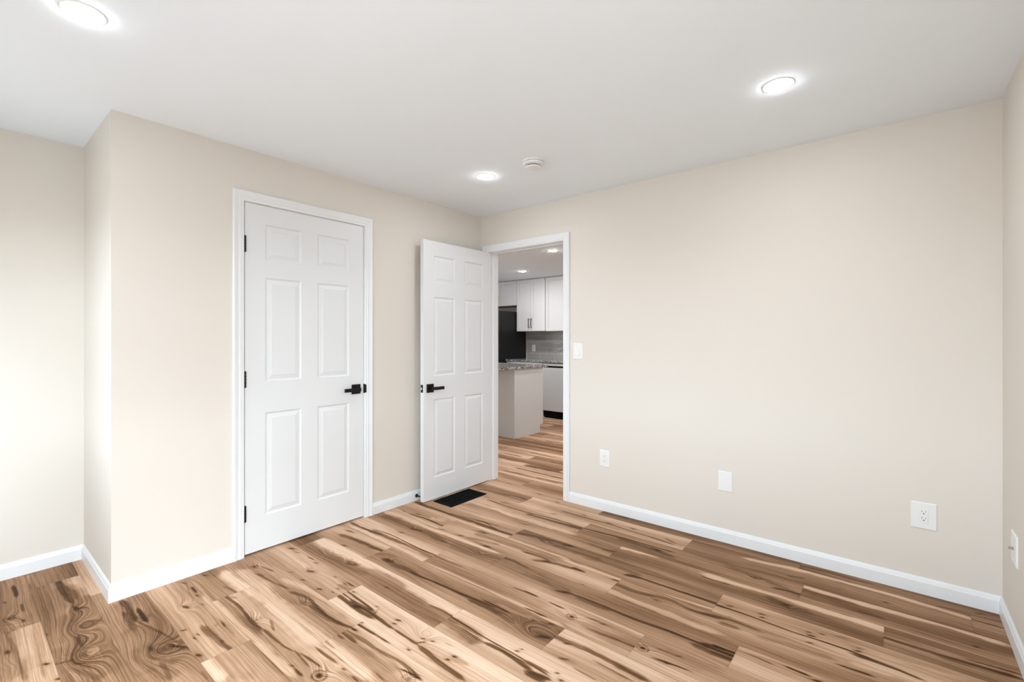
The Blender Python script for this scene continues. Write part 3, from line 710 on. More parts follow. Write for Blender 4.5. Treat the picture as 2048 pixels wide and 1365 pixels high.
P0, PW, PL = -.1, .1795, 1.2375
def vnoise(x, seed, freq):
    """smooth 1-D value noise"""
    r = np.random.RandomState(seed % 100000); tab = r.rand(512)*2-1
    f = x*freq + 97.3; i = np.floor(f).astype(int); w = f-i; w = w*w*(3-2*w)
    return tab[i % 512]*(1-w) + tab[(i+1) % 512]*w
def smooth(a, b, x):
    t = np.clip((x-a)/(b-a), 0, 1); return t*t*(3-2*t)
def build_floor():
    SX = {}
    for s in STROKES: SX.setdefault((s[0], s[1]), []).append(s)
    KX = {}
    for k in KNOTS: KX.setdefault((k[0], k[1]), []).append(k)
    V = []; F = []; TO = []; GR = []; ED = []; FG = []; base = 0
    rnd = np.random.RandomState(11)
    for row in range(-22, 22):
        y1 = P0-(row-1)*PW; y0 = y1-PW
        if row in JOINT: j0 = JOINT[row]
        else: j0 = (row*.413 % 1.0)*PL
        kit = y1 > .10
        xa, xb = (-3.95, 2.35) if kit else (-.72, 3.30)
        if y1 < -3.62: continue
        for i in range(-5, 5):
            px0 = j0+i*PL; px1 = px0+PL
            x0, x1 = max(px0, xa), min(px1, xb)
            if x1-x0 < .01: continue
            dx, dy = (.02, .009) if kit else (.0072, .0028)
            nx = max(2, int((x1-x0)/dx)+1); ny = max(3, int(PW/dy)+1)
            xs = np.linspace(x0, x1, nx); yv = np.linspace(0, 1, ny)
            ys = y0+PW*yv
            if y0 < -3.62: ys = np.maximum(ys, -3.62)
            X, Y = np.meshgrid(xs, ys, indexing='ij')
            seed = (row*131+i*17+5000)
            rr = np.random.RandomState(seed)
            # base tone with lengthwise drift and a bowed heartwood field
            tn = TONES.get((row, i), rr.choice([.45,.55,.68,.78]))
            vv = (Y-y0)/PW
            T = np.full_like(X, tn)
            wig = vnoise(X, seed, 1.6)*.25 + vnoise(X, seed+1, 4.1)*.07
            T += .10*np.sin((vv+wig)*5.2+rr.rand()*6)
            T += .05*vnoise(X, seed+3, 2.3)
            fig = np.full_like(X, .10) + .12*smooth(.65, .35, T)
            phi = (Y-y0) + (vnoise(X, seed+5, 1.3)*.016 + vnoise(X, seed+6, 4.3)*.005 + vnoise(X, seed+11, 13)*.0012)
            strokes = list(SX.get((row, i), []))
            if (row, i) not in TONES:
                for q in range(rr.randint(2, 5)):
                    a = px0+rr.rand()*.5; b = a+.3+rr.rand()*.7; yy = y0+PW*rr.rand(); dr = (rr.rand()-.5)*.06
                    dark = rr.rand() < .6
                    strokes.append((row, i, [a, yy, (a+b)/2, yy+dr*.7, b, yy+dr], 4+rr.rand()*14, rr.rand()*.25+.05 if dark else .92, .8))
            for (_, _, p, hw, tv, al) in strokes:
                sx = np.array(p[0::2]); sy = np.array(p[1::2])
                small = (sx[-1]-sx[0]) < .06
                if tv < .3 and hw < 25: tv *= .5
                if tv < .45 and not small and hw < 25: hw = 2.0+hw*.60
                if tv > .8 and not small and 7 < hw < 25: hw *= 1.45
                h = hw/1000.0
                if hw > 12 and (sx[-1]-sx[0]) < .10: h *= .8
                # smooth the polyline
                yc = np.interp(X, sx, sy)
                if len(sx) > 2:
                    d = .025; yc = (yc+np.interp(X-d, sx, sy)+np.interp(X+d, sx, sy)+np.interp(X-2*d, sx, sy)*.5+np.interp(X+2*d, sx, sy)*.5)/4
                s2 = int(abs(sx[0]*1000)+abs(sy[0]*777)+hw*31) % 9973
                if not small:
                    yc = yc + vnoise(X, s2, 9)*h*.22 + vnoise(X, s2+1, 31)*h*.12
                    h = h*(1+.30*vnoise(X, s2+2, 6)+.15*vnoise(X, s2+3, 22))
                    en = np.minimum(.035 if tv < .45 else .06, (sx[-1]-sx[0])*.2)
                    fade = smooth(sx[0]-.012, sx[0]+en, X)*smooth(sx[-1]+.012, sx[-1]-en, X)
                    # ends that meet a butt joint keep full width
                    if sx[0]-px0 < .05: fade = np.maximum(fade, (X < sx[0]+en))
                    if px1-sx[-1] < .05: fade = np.maximum(fade, (X > sx[-1]-en))
                    hh = h*(.30+.70*fade)
                    prof = 1/(1+np.power(np.abs(Y-yc)/np.maximum(hh, 1e-4), 7.0 if hw < 25 else 4.0))
                    A = al*prof*np.power(fade, .45)
                    if hw >= 14 and tv < .5:   # strands inside a broad heartwood band
                        A *= .78+.22*vnoise((Y-yc)*1.0, s2+9, 260)*1.0
                else:
                    cxm = (sx[0]+sx[-1])/2; L2 = max((sx[-1]-sx[0])/2, .003)+.003
                    ycm = np.interp(X, [sx[0], sx[-1]], [sy[0], sy[-1]]) if sx[-1]-sx[0] > .001 else np.full_like(X, (sy[0]+sy[-1])/2)
                    hh = max(h*.62, .0032)
                    rad = ((X-cxm)/L2)**2+((Y-ycm)/hh)**2
                    wob = 1+.35*vnoise(np.arctan2(Y-ycm, X-cxm), s2, 1.9)
                    A = al/(1+(rad/wob)**3.5)
                    halo = .22*al*np.exp(-(((X-cxm)/(L2*2.6))**2+((Y-ycm)/(hh*1.9))**2))
                    if tv < .35: T = T*(1-halo)
                tvv = tv
                if tv < .3 and hw > 6.5 and not small:      # darker rims, browner strands inside the wide streaks
                    q = np.clip(np.abs(Y-yc)/np.maximum(h, 1e-4), 0, 1)
                    tvv = tv + .20*(1-q**3)*np.clip(.55+.6*vnoise((Y-yc)+X*.02, s2+5, 420)+.3*vnoise(X, s2+7, 12), 0, 1)
                T = T*(1-A)+tvv*A
            for (_, _, kx, ky, ru, rv, st, bp) in KX.get((row, i), []):
                ru /= 1000.; rv /= 1000.; bp /= 1000.
                if bp < .05: bp *= .55
                dxk = X-kx; dyk = Y-ky; r2 = np.sqrt((dxk/ru)**2+(dyk/rv)**2)
                side = 1.0
                phi = phi + bp*np.exp(-(r2/1.5)**2)*side + .35*bp*np.exp(-((dxk/(ru*4))**2+(dyk/(rv*1.6))**2))
                fig = np.maximum(fig, (.62 if st > 0 else .25)*np.exp(-((dxk/(ru*3.6))**2+(dyk/(rv*2.2))**2)**1.5))
                if st > 0:
                    core = min(1, st*1.15)*np.exp(-(r2/.50)**3.0); fig = fig*(1-.9*core)
                    ringd = st*.80*np.exp(-((r2-.92)/.12)**2)*(1+.3*vnoise(np.arctan2(dyk, dxk), seed, 1.5))
                    T = T*(1-core)+.04*core; T = T*(1-np.clip(ringd, 0, 1))+.12*np.clip(ringd, 0, 1)
            T = np.clip(T, .02, .98)
            de = np.minimum(np.minimum(Y-y0, y1-Y), np.minimum(X-px0, px1-X))
            E = np.where(de < .0004, .88, 1.0)
            n = nx*ny
            V.append(np.stack([X.ravel(), Y.ravel(), np.zeros(n)], 1))
            TO.append(T.ravel()); ED.append(E.ravel()); FG.append(fig.ravel())
            GR.append(np.stack([(X-px0).ravel()+rr.rand()*7, phi.ravel()+rr.rand()*.5, np.full(n, rr.rand()*50)], 1))
            a = (np.arange(nx-1)[:, None]*ny+np.arange(ny-1)[None, :]).ravel()+base
            F.append(np.stack([a, a+ny, a+ny+1, a+1], 1)); base += n
    V = np.concatenate(V).astype(np.float32); F = np.concatenate(F).astype(np.int32)
    me = bpy.data.meshes.new('floor'); me.vertices.add(len(V)); me.vertices.foreach_set('co', V.ravel())
    me.loops.add(F.size); me.loops.foreach_set('vertex_index', F.ravel())
    me.polygons.add(len(F)); me.polygons.foreach_set('loop_start', np.arange(0, F.size, 4, dtype=np.int32))
    me.polygons.foreach_set('loop_total', np.full(len(F), 4, dtype=np.int32)); me.update(calc_edges=True)
    for nm, arr in (('tone', TO), ('edge', ED), ('figure', FG)):
        at = me.attributes.new(nm, 'FLOAT', 'POINT'); at.data.foreach_set('value', np.concatenate(arr).astype(np.float32))
    at = me.attributes.new('grain', 'FLOAT_VECTOR', 'POINT'); at.data.foreach_set('vector', np.concatenate(GR).astype(np.float32).ravel())
    me.materials.append(M['floor']); me.validate()
    o = bpy.data.objects.new('floor', me); COL.objects.link(o)
    setp(o, 'wood plank floor of tan and brown hickory boards', kind='structure')
    return o
build_floor()

# ------------------------------------------------------------------ room shell
def struct(o, label=None): return setp(o, label, kind='structure')
YF = -3.60; XR = 3.26; XA = -.70; YJ = -2.56
mb = MB(); mb.box((-.82, YF-.12, H), (XR+.12, .0, H+.1)); struct(mb.build('ceiling', M['ceiling']), 'smooth white bedroom ceiling')
mb = MB(); mb.box((-4.05, .12, HK), (2.5, 3.75, HK+.1)); struct(mb.build('ceiling_kitchen', M['ceiling']), 'white kitchen ceiling beyond the doorway')
# left wall with the closet door opening
DY0, DY1, DZ = -1.980, -1.186, 2.052
w = MB(); w.box((-.12, YJ, 0), (0, DY0, H)); w.box((-.12, DY1, 0), (0, 0, H)); w.box((-.12, DY0, DZ), (0, DY1, H))
struct(w.build('wall_left', M['wall']), 'beige wall holding the closed closet door')
w = MB(); w.box((XA, YJ, 0), (-.12, YJ+.12, H)); struct(w.build('wall_alcove_return', M['wall']), 'short beige wall turning the corner into the alcove')
w = MB(); w.box((XA-.12, YF-.12, 0), (XA, YJ+.12, H)); struct(w.build('wall_alcove', M['wall']), 'beige alcove wall at the far left')
w = MB(); w.box((-.82, YJ+.12, 0), (-.70, 0, H)); struct(w.build('wall_closet', M['wall']), 'closet interior wall behind the closed door')
# back wall with the doorway
OX0, OX1, OZ = .090, .896, 2.040
w = MB(); w.box((-4.05, 0, 0), (OX0, .12, H)); w.box((OX1, 0, 0), (XR+.12, .12, H)); w.box((OX0, 0, OZ), (OX1, .12, H))
struct(w.build('wall_back', M['wall']), 'long beige wall with the open doorway to the kitchen')
# right wall with a window beside the camera
w = MB(); w.box((XR, RW1, 0), (XR+.12, 0, H)); w.box((XR, YF-.12, 0), (XR+.12, RW0, H)); w.box((XR, RW0, 0), (XR+.12, RW1, RWZ0)); w.box((XR, RW0, RWZ1), (XR+.12, RW1, H))
struct(w.build('wall_right', M['wall']), 'beige right wall meeting the back wall')
w = MB(); _xs = [XA]+[v for ab in FRONT for v in ab]+[XR]
for k in range(0, len(_xs), 2): w.box((_xs[k], YF-.12, 0), (_xs[k+1], YF, H))
for a, b in FRONT: w.box((a, YF-.12, 0), (b, YF, FWZ0)); w.box((a, YF-.12, FWZ1), (b, YF, H))
struct(w.build('wall_front', M['wall']), 'beige window wall behind the camera')
def window(name, c, sx, sz, rz):
    e = struct(empty(name, c, rz), 'white framed window')
    f = MB()
    for a, b in (((-sx/2,-.04,-sz/2),(-sx/2+.05,.04,sz/2)), ((sx/2-.05,-.04,-sz/2),(sx/2,.04,sz/2)), ((-sx/2+.05,-.04,-sz/2),(sx/2-.05,.04,-sz/2+.05)), ((-sx/2+.05,-.04,sz/2-.05),(sx/2-.05,.04,sz/2)), ((-sx/2+.05,-.025,-.02),(sx/2-.05,.025,.02))): f.box(a, b)
    f.build('window_frame', M['trim'], e)
    g = MB(); g.box((-sx/2+.05,-.003,-sz/2+.05),(sx/2-.05,.003,-.02)); g.box((-sx/2+.05,-.003,.02),(sx/2-.05,.003,sz/2-.05)); g.build('pane', M['glass'], e)
for k, (a, b) in enumerate(FRONT): window('window_%d' % (1+3*k), ((a+b)/2, YF-.06, (FWZ0+FWZ1)/2), b-a, FWZ1-FWZ0, 0)
window('window_2', (XR+.06, (RW0+RW1)/2, (RWZ0+RWZ1)/2), RW1-RW0, RWZ1-RWZ0, math.pi/2)
# kitchen shell
w = MB(); w.box((-4.05, 3.63, 0), (2.5, 3.75, H)); struct(w.build('wall_kitchen_back', M['wall']), 'kitchen wall behind the cabinets')
w = MB(); w.box((-4.05, .12, 0), (-3.93, .5, H)); w.box((-4.05, 1.8, 0), (-3.93, 3.63, H)); w.box((-4.05, .5, 0), (-3.93, 1.8, .9)); w.box((-4.05, .5, 2.0), (-3.93, 1.8, H))
struct(w.build('wall_kitchen_left', M['wall']), 'kitchen side wall beyond the refrigerator')
window('window_3', (-3.99, 1.15, 1.45), 1.3, 1.1, math.pi/2)  # unseen window, added to bring more diffuse light into the kitchen
w = MB(); w.box((2.2, .12, 0), (2.32, 3.63, H))
struct(w.build('wall_kitchen_right', M['wall']), 'kitchen side wall right of the doorway')

# ------------------------------------------------------------------ baseboards (moulded profile swept with mitred corners)
BP = [(.0125, 0), (.0125, .058), (.0115, .061), (.0100, .063), (.0095, .066), (.0078, .072), (.0050, .078), (.0040, .080), (0, .080)]
def sweep(name, pts, prof, material, flip=False, closed_ends=True):
    """profile (distance from the wall, height) swept along a floor path; the room lies to the right of the path"""
    mb = MB(); n = len(prof); ring = []
    dirs = []
    for a, b in zip(pts[:-1], pts[1:]):
        d = Vector((b[0]-a[0], b[1]-a[1])).normalized(); dirs.append(d)
    for i, p in enumerate(pts):
        na = Vector((dirs[max(i-1, 0)].y, -dirs[max(i-1, 0)].x)); nb = Vector((dirs[min(i, len(dirs)-1)].y, -dirs[min(i, len(dirs)-1)].x))
        off = (na+nb)/(1+na.dot(nb))
        ring.append([(p[0]+off.x*d, p[1]+off.y*d, z) for d, z in prof])
    return ring
def baseboard(name, path, i, label):
    """one straight run (segment i of the path) with its mitred ends"""
    r = sweep(name, path, BP, None); a, b = r[i], r[i+1]; n = len(BP); mb = MB()
    back_a = [(path[i][0], path[i][1], 0)]; back_b = [(path[i+1][0], path[i+1][1], 0)]
    A = back_a+a; B = back_b+b; k = len(A)
    mb.add(A+B, [(j, (j+1) % k, k+(j+1) % k, k+j) for j in range(k)]+[tuple(range(k)), tuple(range(k, 2*k))])
    return struct(mb.build(name, M['trim']), label)
path1 = [(XR, YF), (XA, YF), (XA, YJ), (0, YJ), (0, DY0-.054)]
baseboard('baseboard_front', path1, 0, 'white baseboard under the window wall')
baseboard('baseboard_alcove', path1, 1, 'white baseboard of the alcove wall')
baseboard('baseboard_alcove_return', path1, 2, 'short white baseboard around the jutting corner')
baseboard('baseboard_left', path1, 3, 'white baseboard left of the closet door')
baseboard('baseboard_closet_right', [(0, DY1+.054), (0, -.019)], 0, 'white baseboard between the two doors')
path2 = [(OX1+.050, 0), (XR, 0), (XR, YF), (XA, YF)]
baseboard('baseboard_back', path2, 0, 'long white baseboard right of the doorway')
baseboard('baseboard_right', path2, 1, 'white baseboard of the right wall')

# ------------------------------------------------------------------ door casings and jambs
CP = [(0, 0), (0, .0085), (.0025, .0105), (.014, .0110), (.0165, .0135), (.0235, .0140), (.0265, .0115), (.033, .0115), (.041, .0150), (.0505, .0175), (.0560, .0175), (.0580, .0150), (.0580, 0)]
def casing(name, plane, a0, a1, z1, label, sign=1, width=.058):
    """three sided moulding; plane 'x' = wall x=0 facing +x (runs in y), 'y' = wall y=0 facing -y (runs in x)"""
    k = width/.058; rings = []
    corners = [((a0, 0), (-1, 0)), ((a0, z1), (-1, 1)), ((a1, z1), (1, 1)), ((a1, 0), (1, 0))]
    for (a, z), (da, dz) in corners:
        r = []
        for o, t in CP:
            aa = a+da*o*k; zz = z+dz*o*k
            r.append((t, aa, zz) if plane == 'x' else (aa, -t, zz) if plane == 'y' else (aa, .12+t, zz))
        rings.append(r)
    mb = MB(); n = len(CP)
    for i in range(3):
        mb.add(rings[i]+rings[i+1], [(j, (j+1) % n, n+(j+1) % n, n+j) for j in range(n)])
    mb.add(rings[0], [tuple(range(n))]); mb.add(rings[3], [tuple(range(n))])
    return struct(mb.build(name, M['trim']), label)
casing('trim_1', 'x', DY0+.004, DY1-.004, DZ-.004, 'white moulded casing around the closed closet door')
casing('trim_2', 'y', OX0+.004, OX1-.008, OZ-.015, 'white moulded casing around the kitchen doorway')
casing('trim_3', 'yk', OX0+.004, OX1-.008, OZ-.015, 'white casing on the kitchen side of the doorway')
j = MB(); j.box((-.12, DY0, 0), (-.0005, DY0+.008, DZ)); j.box((-.12, DY1-.008, 0), (-.0005, DY1, DZ)); j.box((-.12, DY0+.008, DZ-.006), (-.0005, DY1-.008, DZ))
j.box((-.060, DY0+.008, 0), (-.040, DY0+.020, DZ-.006)); j.box((-.060, DY1-.020, 0), (-.040, DY1-.008, DZ-.006)); j.box((-.060, DY0+.020, DZ-.020), (-.040, DY1-.020, DZ-.006))
jb = struct(j.build('trim_4', M['trim']), 'white jamb around the closet door')
sp = MB(); sp.bevbox((-.020, DY1-.0085, .876), (.0125, DY1-.0060, .940), .001); sp.bevbox((.004, DY1-.0085, .880), (.0145, DY1+.0055, .936), .003)
setp(sp.build('strike_plate', M['black'], jb), 'black strike plate')
j = MB(); j.box((OX0, .0005, 0), (OX0+.014, .1195, OZ)); j.box((OX1-.014, .0005, 0), (OX1, .1195, OZ)); j.box((OX0+.014, .0005, OZ-.020), (OX1-.014, .1195, OZ))
j.box((OX0+.014, .045, 0), (OX0+.024, .080, OZ-.020)); j.box((OX1-.024, .045, 0), (OX1-.014, .080, OZ-.020)); j.box((OX0+.024, .045, OZ-.030), (OX1-.024, .080, OZ-.020))
jb = struct(j.build('trim_5', M['trim']), 'white jamb lining the kitchen doorway')
sp = MB(); sp.bevbox((OX1-.0155, .006, .850), (OX1-.0138, .040, .905), .0005)
setp(sp.build('strike_plate', M['black'], jb), 'black strike plate')

# ------------------------------------------------------------------ six panel doors
def panel_door(w, h, t, cols, rows):
    """slab in local axes: u along the width (0..w), v up (0..h), faces at -t/2 and +t/2 with moulded raised panels"""
    mb = MB()
    us = sorted({0, w}|{c for cc in cols for c in cc}); vs = sorted({0, h}|{r for rr in rows for r in rr})
    loops = [(0, 0), (.0025, .0030), (.0080, .0060), (.0120, .0064), (.0145, .0058), (.0330, .0018), (.0350, .0004), (.0370, .0004)]
    for s in (-1, 1):
        for iu in range(len(us)-1):
            for iv in range(len(vs)-1):
                a, b, c, d = us[iu], us[iu+1], vs[iv], vs[iv+1]
                if (a, b) in cols and (c, d) in rows:
                    rr = []
                    for o, dep in loops:
                        y = s*(t/2-dep); rr += [(a+o, y, c+o), (b-o, y, c+o), (b-o, y, d-o), (a+o, y, d-o)]
                    fs = []
                    for k in range(len(loops)-1):
                        for q in range(4): fs.append((k*4+q, k*4+(q+1) % 4, k*4+4+(q+1) % 4, k*4+4+q))
                    k = (len(loops)-1)*4; fs.append((k, k+1, k+2, k+3)); mb.add(rr, fs)
                else:
                    y = s*t/2; mb.add([(a, y, c), (b, y, c), (b, y, d), (a, y, d)], [(0, 1, 2, 3)])
    y = t/2
    mb.add([(0,-y,0),(w,-y,0),(w,y,0),(0,y,0),(0,-y,h),(w,-y,h),(w,y,h),(0,y,h)], [(0,1,2,3),(4,5,6,7),(0,3,7,4),(1,2,6,5)])
    return mb
def lever(parent, u, v, side, direction, t, loc_fn=None):
    """square rosette and flat lever on one face; side = -1/+1 local y, direction = -1/+1 along u"""
    y0 = side*t/2
    root = empty('door_handle'); root.parent = parent; root.location = (u, y0, v)
    m = MB(); m.bevbox((-.033, 0, -.033), (.033, side*.0095, .033), .0015); m.build('rosette', M['black'], root)
    m = MB(); m.lathe([(.0125, side*.009), (.0125, side*.040)], axis='y', n=24)
    m.bevbox((-.013*direction, side*.038, -.013), (direction*.108, side*.050, .011), .0012)
    m.build('lever', M['black'], root, smooth=True)
    return root
def hinge(parent, x, y, z, name='hinge'):
    m = MB(); h = .089
    for k in range(5):
        a = -h/2+k*h/5; m.lathe([(.0058, a+.0006), (.0065, a+.0012), (.0065, a+h/5-.0012), (.0058, a+h/5-.0006)], c=(x, y, z), n=16)
    m.lathe([(.002, -h/2-.004), (.0055, -h/2-.002), (.0055, -h/2+.001)], c=(x, y, z), n=16)
    m.lathe([(.0055, h/2-.001), (.0055, h/2+.002), (.002, h/2+.004)], c=(x, y, z), n=16)
    return m.build(name, M['black'], parent, smooth=True)
COLS = [(.113, .329), (.437, .659)]
# closed closet door: local u -> world +y ; faces +x
DW, DH, DT = .772, 2.033, .035
rows = [(.199, .807), (.992, 1.607), (1.714, 1.922)]
d1 = struct(empty('door_1', (-.0195, -1.969, .011), math.pi/2), 'closed white six panel closet door')
panel_door(DW, DH, DT, COLS, rows).build('door_slab', M['door'], d1)
# local y -> world -x, so the room side (world +x) is local -y
lever(d1, .712, .897, -1, -1, DT)
for z in (1.792, 1.010, .236): hinge(d1, -.001, -.0225, z)
m = MB(); m.bevbox((DW-.0005, -.010, .868), (DW+.0012, .010, .926), .0004); m.build('latch', M['black'], d1)
# open door: hinged at the left jamb, swung back against the left wall; local u from the hinge towards the room
W2 = .772
rows2 = [(.168, .778), (.960, 1.578), (1.692, 1.900)]
d2 = struct(empty('door_2', (.1065-.0175, .024, .007), -math.pi/2), 'open white six panel door swung into the bedroom')
panel_door(W2, 2.014, DT, [(.113, .332), (.445, .668)], rows2).build('door_slab', M['door'], d2)
# local u -> world -y, local y -> world +x : visible face is +y
lever(d2, .709, .868, 1, -1, DT)
lever(d2, .709, .868, -1, -1, DT)
for z in (1.78, 1.0, .22): hinge(d2, -.004, -.0215, z)
lt = MB(); lt.bevbox((W2-.0005, -.0125, .838), (W2+.0012, .0125, .898), .0004)
lt = lt.build('latch', M['black'], d2)
b = MB(); b.add([(W2+.001,-.007,.859),(W2+.001,.007,.859),(W2+.001,.007,.877),(W2+.001,-.007,.877),(W2+.011,-.007,.860),(W2+.004,.007,.860),(W2+.004,.007,.876),(W2+.011,-.007,.876)],
    [(0,1,2,3),(4,5,6,7),(0,1,5,4),(1,2,6,5),(2,3,7,6),(3,0,4,7)]); b.build('latch_bolt', M['nickel'], lt)

# ------------------------------------------------------------------ door stop, floor vent
t = thing('door_stop', 'small black door stop on the baseboard behind the open door', 'door stop', (.0125, -.738, .038))
m = MB(); m.lathe([(.0135, 0), (.0135, .003), (.0110, .006), (.0060, .014), (.0045, .022), (.0045, .050)], axis='x', n=24); m.build('stem', M['black'], t, smooth=True)
m = MB(); m.lathe([(.0075, .0), (.0085, .002), (.0085, .010), (.006, .013)], c=(.0495, 0, 0), axis='x', n=24); m.build('bumper', M['rubber'], t, smooth=True)
VX0, VX1, VY0, VY1 = .128, .334, -.672, -.282
t = thing('floor_vent', 'black slotted metal floor register under the open door', 'vent', ((VX0+VX1)/2, (VY0+VY1)/2, 0))
hx, hy = (VX1-VX0)/2, (VY1-VY0)/2
m = MB()
for a, b_ in (((-hx,-hy,.0005),(-hx+.022,hy,.005)), ((hx-.022,-hy,.0005),(hx,hy,.005)), ((-hx+.022,-hy,.0005),(hx-.022,-hy+.022,.005)), ((-hx+.022,hy-.022,.0005),(hx-.022,hy,.005))): m.bevbox(a, b_, .001)
m.build('frame', M['black_flat'], t)
m = MB(); m.box((-hx+.022, -hy+.022, .0003), (hx-.022, hy-.022, .0012)); m.build('damper', M['rubber'], t)
n = 26
m = MB()
for k in range(n):
    y = -hy+.026+(2*hy-.052)*k/(n-1)
    m.box((-hx+.022, y-.0028, .0014), (hx-.022, y+.0028, .0040))
for x in (-.028, .028): m.box((x-.003, -hy+.022, .0012), (x+.003, hy-.022, .0043))
m.build('grille', M['black_flat'], t)

# ------------------------------------------------------------------ recessed lights and smoke detector
def downlight(x, y, zc, k, label, group, strength_mat):
    t = thing('recessed_light', label, 'ceiling light', (x, y, zc), 0, group)
    m = MB(); prof = [(.0560, -.0002), (.0560, -.0030), (.0575, -.0034), (.0605, -.0024), (.0620, -.0008), (.0620, -.0001)]
    n = 48; vs = []
    for r, h in prof:
        for q in range(n): vs.append((k*r*math.cos(2*math.pi*q/n), k*r*math.sin(2*math.pi*q/n), h))
    fs = [(i*n+q, i*n+(q+1) % n, (i+1)*n+(q+1) % n, (i+1)*n+q) for i in range(len(prof)-1) for q in range(n)]
    m.add(vs, fs); m.build('trim_ring', M['plastic'], t, smooth=True)
    m = MB(); R = .0558*k; dome = .0075 if k == 1 else .0045
    m.lathe([(R, -.0008)]+[(R*math.cos(a), -.0030-dome*math.sin(a)) for a in [math.pi/2*q/8 for q in range(0, 8)]]+[(.0005, -.0031-dome)], n=n)
    m.build('lens', strength_mat, t, smooth=True)
    return t
g = 'recessed bedroom downlights'
for x, y, lab in ((.757, -.753, 'round recessed ceiling light nearest the far room corner, beside the smoke detector'),
                  (2.494, -.776, 'round recessed ceiling light on the right, near the long back wall'),
                  (.780, -2.765, 'round recessed ceiling light cut by the top left frame edge'),
                  (2.494, -2.765, 'round recessed ceiling light in the window corner of the bedroom')):
    downlight(x, y, H, 1.0, lab, g, M['lens'])
g = 'recessed kitchen downlights'
for x, y, lab in ((-.233, 1.486, 'recessed kitchen ceiling light nearer the doorway, upper right'),
                  (-1.521, 2.552, 'recessed kitchen ceiling light nearer the white wall cabinets'),
                  (-1.75, 1.486, 'added unseen kitchen ceiling light over the left of the peninsula'),  # this and the following lamps are unseen, added to brighten the kitchen
                  (1.0, 1.486, 'added unseen kitchen ceiling light beyond the right of the doorway'),
                  (1.0, 2.552, 'added unseen kitchen ceiling light in the far right of the kitchen')):
    downlight(x, y, HK, .78, lab, g, M['lens_k'])
t = thing('smoke_detector', 'round white smoke detector on the ceiling near the far corner', 'smoke detector', (1.160, -.757, H))
m = MB(); m.lathe([(.0690, 0), (.0700, -.004), (.0690, -.0085), (.0600, -.0100)], n=56); m.build('base', M['plastic'], t, smooth=True)
m = MB(); m.lathe([(.0570, -.0095), (.0640, -.0115), (.0645, -.0165), (.0620, -.0225), (.0540, -.0265), (.0450, -.0275)], n=56); m.build('housing', M['plastic'], t, smooth=True)
m = MB()
for k in range(20):
    a = 2*math.pi*k/20; c, s = math.cos(a), math.sin(a); r0, r1, hw = .044, .0480, .0010
    q = []
    for z in (-.0272, -.0345):
        for rr_, ss in ((r0,-hw),(r1,-hw),(r1,hw),(r0,hw)): q.append((rr_*c-ss*s, rr_*s+ss*c, z))
    m.add(q, [(0,1,2,3),(4,5,6,7),(0,1,5,4),(1,2,6,5),(2,3,7,6),(3,0,4,7)])
m.build('vent_ribs', M['plastic'], t)
m = MB(); m.lathe([(.0440, -.0272), (.0440, -.0350)], n=40); m.build('smoke_chamber', M['slot'], t)
m = MB(); m.lathe([(.0490, -.0345), (.0495, -.0370), (.0470, -.0415), (.0360, -.0450), (.0150, -.0462), (.0005, -.0465)], n=56); m.build('cap', M['plastic'], t, smooth=True)
m = MB(); m.lathe([(.0110, -.0460), (.0110, -.0480), (.0095, -.0490)], c=(.004, -.006, 0), n=28); m.build('test_button', M['plastic'], t, smooth=True)

# ------------------------------------------------------------------ wall plates.  local: x along the wall, -y out of the wall, z up
def plate(t, w, h, mat_=None):
    m = MB(); m.add([(-w/2,0,-h/2),(w/2,0,-h/2),(w/2,0,h/2),(-w/2,0,h/2),
        (-w/2,-.002,-h/2),(w/2,-.002,-h/2),(w/2,-.002,h/2),(-w/2,-.002,h/2),
        (-w/2+.004,-.0058,-h/2+.004),(w/2-.004,-.0058,-h/2+.004),(w/2-.004,-.0058,h/2-.004),(-w/2+.004,-.0058,h/2-.004)],
        [(0,1,2,3),(0,1,5,4),(1,2,6,5),(2,3,7,6),(3,0,4,7),(4,5,9,8),(5,6,10,9),(6,7,11,10),(7,4,8,11),(8,9,10,11)])
    m.build('cover_plate', mat_ or M['plastic'], t)
def screws(t, zs, y=-.0058):
    for z in zs:
        m = MB(); m.lathe([(.0034, y), (.0034, y-.0008), (.0022, y-.0013)], c=(0, 0, z), axis='y', n=16)
        s = m.build('screw', M['plastic'], t)
def receptacle(t):
    m = MB(); m.bevbox((-.0165, -.0040, -.0335), (.0165, -.0085, .0335), .0008); f = m.build('receptacle', M['plastic'], t)
    m = MB()
    for z in (.0175, -.0150):
        m.box((-.0078, -.0086, z+.0010), (-.0060, -.0083, z+.0085)); m.box((.0060, -.0086, z+.0018), (.0078, -.0083, z+.0080))
        m.lathe([(.0027, -.0083), (.0027, -.0087)], c=(0, 0, z-.0055), axis='y', n=14)
    m.build('socket_slots', M['slot'], f)
t = thing('light_switch', 'white rocker light switch on the wall beside the doorway', 'light switch', (1.018, 0, 1.163))
plate(t, .084, .124); screws(t, (.048, -.048))
m = MB(); m.bevbox((-.0170, -.0040, -.0340), (.0170, -.0068, .0340), .0008); fr = m.build('switch_frame', M['plastic'], t)
m = MB(); m.add([(-.0145,-.006,-.031),(.0145,-.006,-.031),(.0145,-.006,.031),(-.0145,-.006,.031),(-.0145,-.0135,-.031),(.0145,-.0135,-.031),(.0145,-.0075,.031),(-.0145,-.0075,.031),(-.0145,-.0085,0),(.0145,-.0085,0)],
    [(0,1,2,3),(0,1,5,4),(4,5,9,8),(8,9,6,7),(3,2,6,7),(0,4,8),(0,8,7,3),(1,9,5),(1,2,6,9)]); m.build('rocker', M['plastic'], t)
t = thing('wall_outlet', 'small white outlet low on the wall nearest the doorway', 'outlet', (1.244, 0, .381))
plate(t, .080, .122); receptacle(t); screws(t, (.051, -.051))
